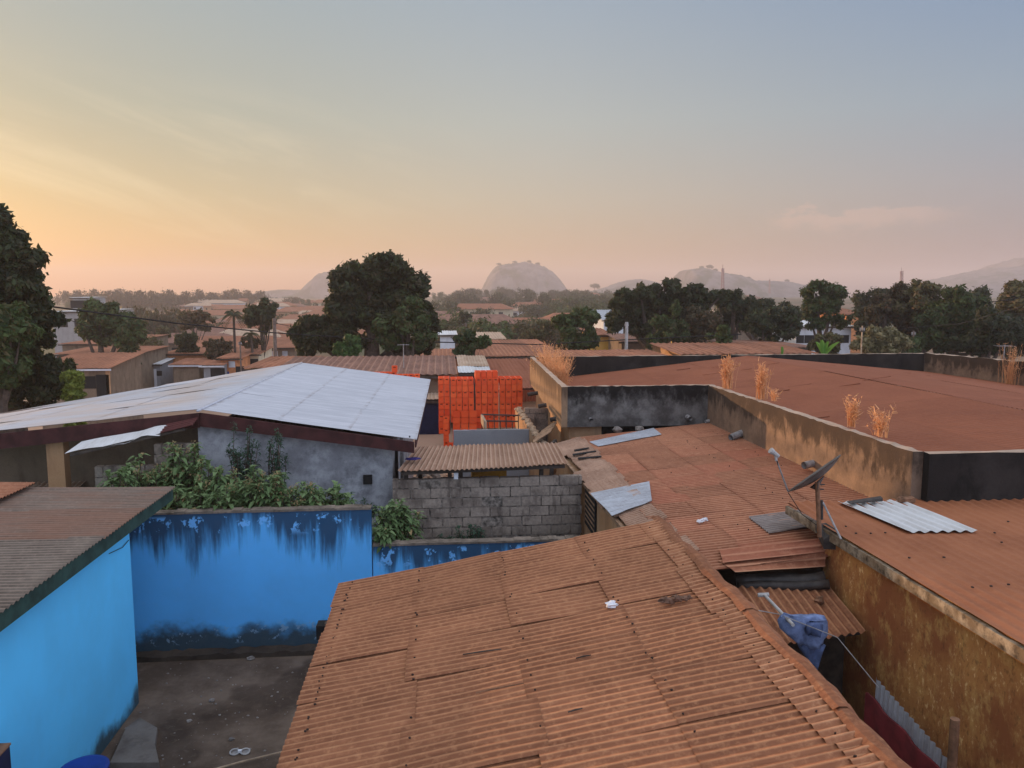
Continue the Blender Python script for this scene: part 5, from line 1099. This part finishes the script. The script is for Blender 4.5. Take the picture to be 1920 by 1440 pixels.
house('rust_roof_house', 'orange ribbed tin roof behind the parapet in front of the brown trees', 1270, 1535, 664, 45, 7, .28, 'tan_wall', 'rust_far', cols=10, pitch=.4)
house('rust_roof_house', 'grey weathered roof under the low rounded dark tree', 1385, 1535, 652, 54, 8, .08, 'brown_plaster', 'rust_brown', cols=5)
house('yellow_house', 'orange yellow house glowing behind the clipped looking tree', 1105, 1150, 628, 72, 6, .4, 'yellow_wall', 'rust_far', cols=2)
house('yellow_house', 'bright yellow house part hidden under the brownish green tree', 1280, 1310, 640, 68, 5, .4, 'yellow_wall', 'rust_far', cols=2)
house('brown_house', 'dull brown house behind the forked trunk of the umbrella tree', 1160, 1250, 640, 66, 6, .4, 'brown_plaster', 'rust_brown', cols=3)
house('grey_roof_house', 'pale grey house half hidden between clipped tree and umbrella tree', 1128, 1175, 600, 100, 9, 1.2, 'white_wall', 'sheet_silver', cols=2)
house('white_house', 'bluish white house with dark windows under the round topped tree', 1490, 1605, 612, 84, 10, .7, 'white_wall', 'sheet_white', ops=(('window', .12, .9, 1.0, 1.9, V), ('window', .3, 1.6, 1.0, 1.9, V), ('window', .85, 1.0, 1.0, 1.9, V)), cols=4)
house('rust_roof_house', 'mauve roof stepped between round topped tree and grove', 1585, 1640, 590, 110, 12, 1.0, 'orange_wall', 'rust_far', cols=2)
house('white_block', 'big white flat building in the golden haze beside the olive tree', 92, 168, 584, 135, 20, .1, 'pale_wall', 'sheet_white', ops=(('window', .3, 1.5, 1.2, 2.6, V), ('window', .7, 1.5, 1.2, 2.6, V)), cols=3)
house('white_block', 'upper storey of the white building with open terrace', 130, 166, 558, 140, 8, .1, 'pale_wall', 'sheet_white', ops=(('terrace_opening', .5, 3.2, .5, 1.8, V),), cols=2) 
house('cream_block', 'long cream building far off below the mountain slope', 1822, 1862, 551, 380, 20, 1.2, 'cream_wall', 'rust_far', ops=tuple((('window', .1+.2*k, 1.5, 1.4, 3.0, V) for k in range(5))), cols=3, pitch=2)
house('rust_roof_house', 'long pale rusty hall on the hazy plain beside the largest tree', 520, 615, 600, 230, 20, 1.2, 'tan_wall', 'rust_far', cols=4, pitch=1, ops=tuple((('window', .06+.1*k, 1.0, .4, 1.8, V) for k in range(9))))
fm = []
for i, (wm, rm) in enumerate((('tan_wall', 'rust_far'), ('cream_wall', 'rust_far'), ('brown_plaster', 'rust_brown'), ('white_wall', 'sheet_cream'))):
    mb = MB(); mb.box(-.5, .5, -.3, .3, 0, .24, 0)
    mb.add([(-.54, -.36, .235), (.54, -.36, .235), (.54, .36, .235), (-.54, .36, .235), (-.34, 0, .36), (.34, 0, .36)], [(0, 1, 5, 4), (2, 3, 4, 5), (1, 2, 5), (3, 0, 4), (3, 2, 1, 0)], 1)
    for k in (-.35, -.1, .15, .36): mb.box(k-.035, k+.035, -.304, -.297, .07, .17, 2)
    o = mb.build('far_house', [wm, rm, 'dark_void']); fm.append(o.data); bpy.data.objects.remove(o)
def farhouses(n, x0, x1, y0, y1, lab, g):
    for i in range(n):
        Y = math.exp(rng.uniform(math.log(y0), math.log(y1))); x = P(rng.uniform(x0, x1), 560, Y=Y)[0]; o = bpy.data.objects.new('far_house', fm[rng.choice((0, 0, 1, 2, 3))]); COL.objects.link(o)
        s_ = rng.uniform(9, 17); o.location = (x, Y, terr(x, Y)); o.scale = (s_*rng.uniform(1, 1.6), s_, s_); o.rotation_euler = (0, 0, rng.uniform(-.25, .25)); tag(o, lab, 'house', g)
farhouses(60, 330, 625, 150, 600, 'tiny rusty roofed house in the golden haze around the palm', 'far houses in the golden haze')
farhouses(22, 815, 1160, 150, 800, 'tiny house among trees on the plain before the dome hill', 'far houses before the dome hill')
farhouses(14, 1400, 1376, 130, 700, 'tiny house among trees below the flat topped cliff hill', 'far houses below the cliff hill')

# ------------------------------------------------------------------ poles, wires, masts
def pole(lab, px, py, Y, r, m, arm=False, name='utility_pole'):
    a = P(px, py, Y=Y); g = terr(a[0], Y); t = thing(name, lab, 'pole', (a[0], Y, g)); mb = MB(); mb.tube([(a[0], Y, g-.2), a], [r*1.3, r], 9); mb.build('shaft', m, t)
    mb = MB(); mb.bar(a+(-.5 if arm else -.12, 0, -.3), a+(.5 if arm else .12, 0, -.3), .09); mb.build('crossarm', 'wood_dark', t)
    for k in (-1, 1):
        mb = MB(); mb.tube([a+(k*(.4 if arm else .1), 0, -.28), a+(k*(.4 if arm else .1), 0, -.1)], .05, 7); mb.build('insulator', 'grey_pipe', t)
    return a
pA = pole('concrete utility pole carrying the cable before the largest dark tree', 514, 597, 72, .16, 'pole_wood')
pB = pole('pale utility pole standing before the umbrella tree', 1175, 604, 52, .11, 'pole_concrete')
pC = pole('thin white pole beside the pale sunlit bush', 1617, 611, 42, .04, 'wood_pale')
pD = pole('short double headed pole beside the lime yellow tree', 873, 606, 118, .16, 'pole_wood', True)
pE = pole('slim wooden pole rising from the orange shop roof', 450, 640, 74, .07, 'pole_wood'); pF = pole('thin pole on the hipped rusty roof', 467, 640, 90, .06, 'pole_wood')
pG = pole('grey pole standing under the dark grove', 1713, 620, 50, .07, 'pole_wood')
def wire(lab, pts, r, sag=.0):
    out = []
    for a, b in zip(pts[:-1], pts[1:]):
        for k in range(12): s_ = k/12; out.append(a+(b-a)*s_-np.array((0, 0, sag*4*s_*(1-s_))))
    out.append(pts[-1]); mb = MB(); mb.tube(out, r, 6); tag(mb.build('power_line', 'cable'), lab, 'power line')
wire('thick black power line sagging from the big left hand tree to the parapet house', [P(60, 570, Y=34), P(330, 606, Y=40), P(514, 624, Y=50), P(760, 640, Y=50), P(1010, 646, Y=51), pB+(0, 0, -1.2), P(1390, 627, Y=52)], .035)
wire('thin second cable dropping behind the bushy olive tree', [P(100, 588, Y=60), P(170, 615, Y=70)], .03)
wire('thin cables stretched behind the concrete pole', [pA+(0, 0, -.4), P(545, 612, Y=90)], .03)
wire('light service cable climbing across the dark grove', [P(1690, 616, Y=48), P(1800, 607, Y=44), P(1925, 572, Y=38)], .022)
wire('dark cable before the far cream building', [P(1835, 570, Y=60), P(1925, 557, Y=55)], .03)
def antenna(lab, px, py, Y, h):
    a = P(px, py, Y=Y); t = thing('antenna', lab, 'antenna', a); mb = MB(); mb.tube([a, a+(0, 0, h)], .02, 6); mb.build('mast', 'grey_pipe', t); mb = MB(); mb.bar(a+(-.3, 0, h-.05), a+(.3, 0, h-.05), .025)
    for k in range(5): mb.bar(a+(-.28+k*.14, -.25, h-.05), a+(-.28+k*.14, .25, h-.05), .015)
    mb.build('rods', 'grey_pipe', t)
antenna('thin television antenna on the long rib roofed building', 757, 692, 40, 1.3)
antenna('small antenna on the far parapet below the dark grove', 1882, 672, 29, .55)
def radio(lab, px, pyt, pyb, Y):
    a = P(px, pyb, Y=Y); b = P(px, pyt, Y=Y); h = b[2]-a[2]; w = h*.05; t = thing('radio_mast', lab, 'mast', a); mb = MB()
    for sx, sy in ((-1, -1), (1, -1), (1, 1), (-1, 1)): mb.bar(a+(sx*w, sy*w, 0), b+(sx*w*.35, sy*w*.35, 0), w*.32)
    for k in range(9):
        s_, e_ = k/9, (k+1)/9; u, v_ = w*(1-.65*s_), w*(1-.65*e_)
        mb.bar(a+(-u, -u, h*s_), a+(v_, -v_, h*e_), w*.2); mb.bar(a+(u, -u, h*s_), a+(-v_, -v_, h*e_), w*.2)
    mb.build('lattice', 'mast', t); mb = MB(); mb.tube([b+(0, 0, -h*.12), b+(0, 0, -h*.02)], w*.8, 8); mb.tube([b, b+(0, 0, h*.12)], w*.15, 6); mb.build('antenna_drum', 'mast', t)
radio('hazy red and white radio mast before the flat topped cliff hill', 1355, 503, 560, 620)
radio('slim radio mast rising above the dark grove', 1690, 508, 560, 560)
radio('tiny faint mast on the slope beside the cliff hill', 1443, 524, 550, 900)

# ------------------------------------------------------------------ hills
def hill(name, prof, Y, dep, seed, m='rock', trees=()):
    """ridge outline surveyed as (px, py) on the plane Y, rounded front and back"""
    q = np.random.RandomState(seed); xs = []
    pts = [P(a, b, Y=Y) for a, b in prof]; X = np.linspace(pts[0][0], pts[-1][0], 90); Z = np.interp(X, [p[0] for p in pts], [p[2] for p in pts]); nz = 26; vs = []; base = terr(0, Y)-4
    nzv = q.normal(size=(nz+1, 90)); 
    for j in range(nz+1):
        u = -1+2*j/nz; k_ = max(0, 1-abs(u)**2.6)**.75
        for i in range(90):
            w = Z[i]-base; e = (nzv[j, i]+nzv[j, (i+1) % 90])*.010*w*(abs(u) > .05)
            vs.append((X[i], Y+u*dep, base+w*k_+e))
    mb = MB(); mb.add(vs, [(j*90+i, j*90+i+1, (j+1)*90+i+1, (j+1)*90+i) for j in range(nz) for i in range(89)])
    o = mb.build(name, m, None, True); tag(o, None, None, None, 'structure'); return o
def rock():
    n = mat('rock'); p = n.pos(); f = n.noise(n.sc(p, (1, 1, .35)), .06, 6, .65); g = n.noise(p, .03, 4, .6)
    c = n.mix(n.ss(f, .35, .65), (.10,.085,.08), (.20,.17,.16)); c = n.mix(n.ss(g, .5, .6), c, (.06,.065,.04)); n.out(c, .95, 0, f, .6, 2)
rock()
hill('dome_hill', [(893, 556), (903, 546), (909, 533), (916, 518), (924, 507), (932, 499), (945, 496), (965, 494), (985, 492), (1003, 496), (1018, 501), (1031, 509), (1042, 521), (1050, 535), (1058, 546), (1066, 556)], 1376, 110, 1)
hill('dome_hill', [(465, 560), (480, 552), (500, 546), (530, 543), (555, 544), (572, 543), (585, 528), (597, 516), (612, 510), (640, 508), (665, 515), (690, 530), (710, 556)], 1440, 105, 2)
hill('cliff_hill', [(1255, 556), (1275, 548), (1279, 520), (1282, 508), (1292, 505), (1312, 503), (1330, 507), (1350, 513), (1375, 515), (1390, 522), (1405, 526), (1440, 527), (1470, 529), (1492, 534), (1510, 548), (1530, 558)], 1264, 105, 3)
hill('low_hill', [(1085, 556), (1110, 546), (1140, 538), (1160, 530), (1180, 525), (1205, 524), (1230, 530), (1260, 556)], 1504, 90, 4)
hill('mountain', [(1690, 562), (1720, 548), (1755, 527), (1790, 519), (1820, 513), (1850, 506), (1885, 500), (1890, 494), (1925, 483), (1990, 480), (2060, 500), (2100, 560)], 1416, 165, 5)
hill('mountain', [(1720, 560), (1760, 545), (1820, 530), (1870, 520), (1930, 512), (2000, 520), (2060, 560)], 1248, 90, 6)
for px, py, Y, s_, lab in ((1315, 504, 1264, 6, 'rounded tree silhouette on top of the cliff hill'), (1330, 505, 1264, 9, 'tallest spreading tree silhouette on top of the cliff hill'), (1341, 509, 1264, 6, 'last tree of the group on top of the cliff hill'), (1403, 524, 1264, 6, 'lone small tree on the lower ridge of the cliff hill'), (1475, 529, 1264, 6, 'tree at the low end of the cliff hill ridge'), (935, 498, 1376, 6, 'tree at the rim of the dome hill where its top begins'), (965, 494, 1376, 6, 'little tree on the dome hill summit'), (992, 493, 1376, 6, 'bigger tree on the highest point of the dome hill'), (1008, 497, 1376, 6, 'tree past the summit of the dome hill'), (1115, 543, 1080, 10, 'flat topped tree on the saddle beside the low hill')):
    q = P(px, py, Y=Y); o = bpy.data.objects.new('far_tree', pro[2 if s_ > 5 else 1]); COL.objects.link(o); o.location = q-np.array((0, 0, 1.0)); o.scale = (s_, s_, s_*.95); tag(o, lab, 'tree')

# ------------------------------------------------------------------ haze, sun, sky
mb = MB(); mb.box(-2400, 2400, -60, 2400, -14, 84); hz = mb.build('haze', [], None); tag(hz, None, None, None, 'stuff')
hm = bpy.data.materials.new('haze'); hm.use_nodes = True; hm.node_tree.nodes.clear(); vo = hm.node_tree.nodes.new('ShaderNodeVolumePrincipled'); oo = hm.node_tree.nodes.new('ShaderNodeOutputMaterial')
hm.node_tree.links.new(vo.outputs[0], oo.inputs['Volume']); vo.inputs['Density'].default_value = HAZE; vo.inputs['Color'].default_value = HAZECOL; vo.inputs['Anisotropy'].default_value = .2
hz.data.materials.append(hm); hm.cycles.homogeneous_volume = True

SAZ, SEL = R(-47), R(4.5)
sd = np.array((math.sin(SAZ)*math.cos(SEL), math.cos(SAZ)*math.cos(SEL), math.sin(SEL)))
su = bpy.data.lights.new('sun', 'SUN'); so = bpy.data.objects.new('sun', su); COL.objects.link(so); su.energy = SUN; su.angle = R(.6); su.color = SUNCOL
from mathutils import Vector
so.rotation_euler = Vector(sd).to_track_quat('Z', 'Y').to_euler()

wd = bpy.data.worlds.new('World'); SC.world = wd; n = N(wd)
sky = n.n('ShaderNodeTexSky', sky_type='NISHITA'); sky.sun_disc = False; sky.sun_elevation = SEL; sky.sun_rotation = SAZ; sky.dust_density = 1.0; sky.air_density = 1.2; sky.ozone_density = 1.5
dr = n.n('ShaderNodeTexCoord').outputs['Generated']; x = n.xyz(dr)
hx = n.vm('NORMALIZE', n.vm('MULTIPLY', dr, (1, 1, 0)), (0, 0, 0)); c = n.vm('DOT_PRODUCT', hx, (math.sin(SAZ), math.cos(SAZ), 0)); z = n.m('MAXIMUM', x[2], 0.0)
back = n.ramp(z, SKY_BACK); near = n.ramp(z, SKY_NEAR); midc = n.ramp(z, SKY_MID); farc = n.ramp(z, SKY_FAR)
col = n.mix(n.ss(c, .55, 1.02), n.mix(n.ss(c, -.15, .72), n.mix(n.ss(c, -.05, -.45), farc, back), midc), near)
az = n.m('ARCTAN2', x[0], x[1]); cb = n.n('ShaderNodeCombineXYZ'); n.put(cb.inputs[0], n.m('MULTIPLY', az, 3.0)); n.put(cb.inputs[1], n.m('ADD', n.m('MULTIPLY', x[2], 20.0), n.m('MULTIPLY', az, 5.0)))
cir = n.m('MULTIPLY', n.ss(n.noise(cb.outputs[0], 1.15, 6, .62, .6), .44, .72), n.m('MULTIPLY', n.m('MULTIPLY', n.ss(az, .12, -.32), n.ss(x[2], .02, .12)), n.ss(x[2], .27, .15)))
col = n.mix(n.m('MULTIPLY', cir, .32), col, (.80, .66, .44))
cb2 = n.n('ShaderNodeCombineXYZ'); n.put(cb2.inputs[0], n.m('MULTIPLY', az, 26.0)); n.put(cb2.inputs[1], n.m('MULTIPLY', x[2], 60.0)); cn = n.noise(cb2.outputs[0], 1.0, 5, .6)
top = n.m('ADD', n.m('SUBTRACT', .112, x[2]), n.m('MULTIPLY', n.m('SUBTRACT', cn, .5), .05))
cum = n.m('MULTIPLY', n.m('MULTIPLY', n.ss(top, .010, .017), n.ss(top, .042, .018)), n.m('MULTIPLY', n.ss(az, .40, .43), n.ss(az, .64, .55)))
col = n.mix(n.m('MULTIPLY', cum, .34), col, (.72, .42, .36))
b1 = n.n('ShaderNodeBackground'); n.l(sky.outputs[0], b1.inputs[0]); b1.inputs[1].default_value = .05
b2 = n.n('ShaderNodeBackground'); n.l(n.mix(1.0, col, (SKYK*10, SKYK*10, SKYK*10), 'MULTIPLY'), b2.inputs[0]); b2.inputs[1].default_value = .1
ad = n.n('ShaderNodeAddShader'); n.l(b1.outputs[0], ad.inputs[0]); n.l(b2.outputs[0], ad.inputs[1]); ow = n.n('ShaderNodeOutputWorld'); n.l(ad.outputs[0], ow.inputs[0])

vs_ = SC.view_settings; vs_.view_transform = 'Standard'; vs_.look = 'None'; vs_.exposure = EXPO; vs_.gamma = 1
SC.render.engine = 'CYCLES'; SC.cycles.max_bounces = 5; SC.cycles.diffuse_bounces = 3; SC.cycles.glossy_bounces = 2; SC.cycles.transparent_max_bounces = 4; SC.cycles.volume_bounces = 0
SC.cycles.use_denoising = True
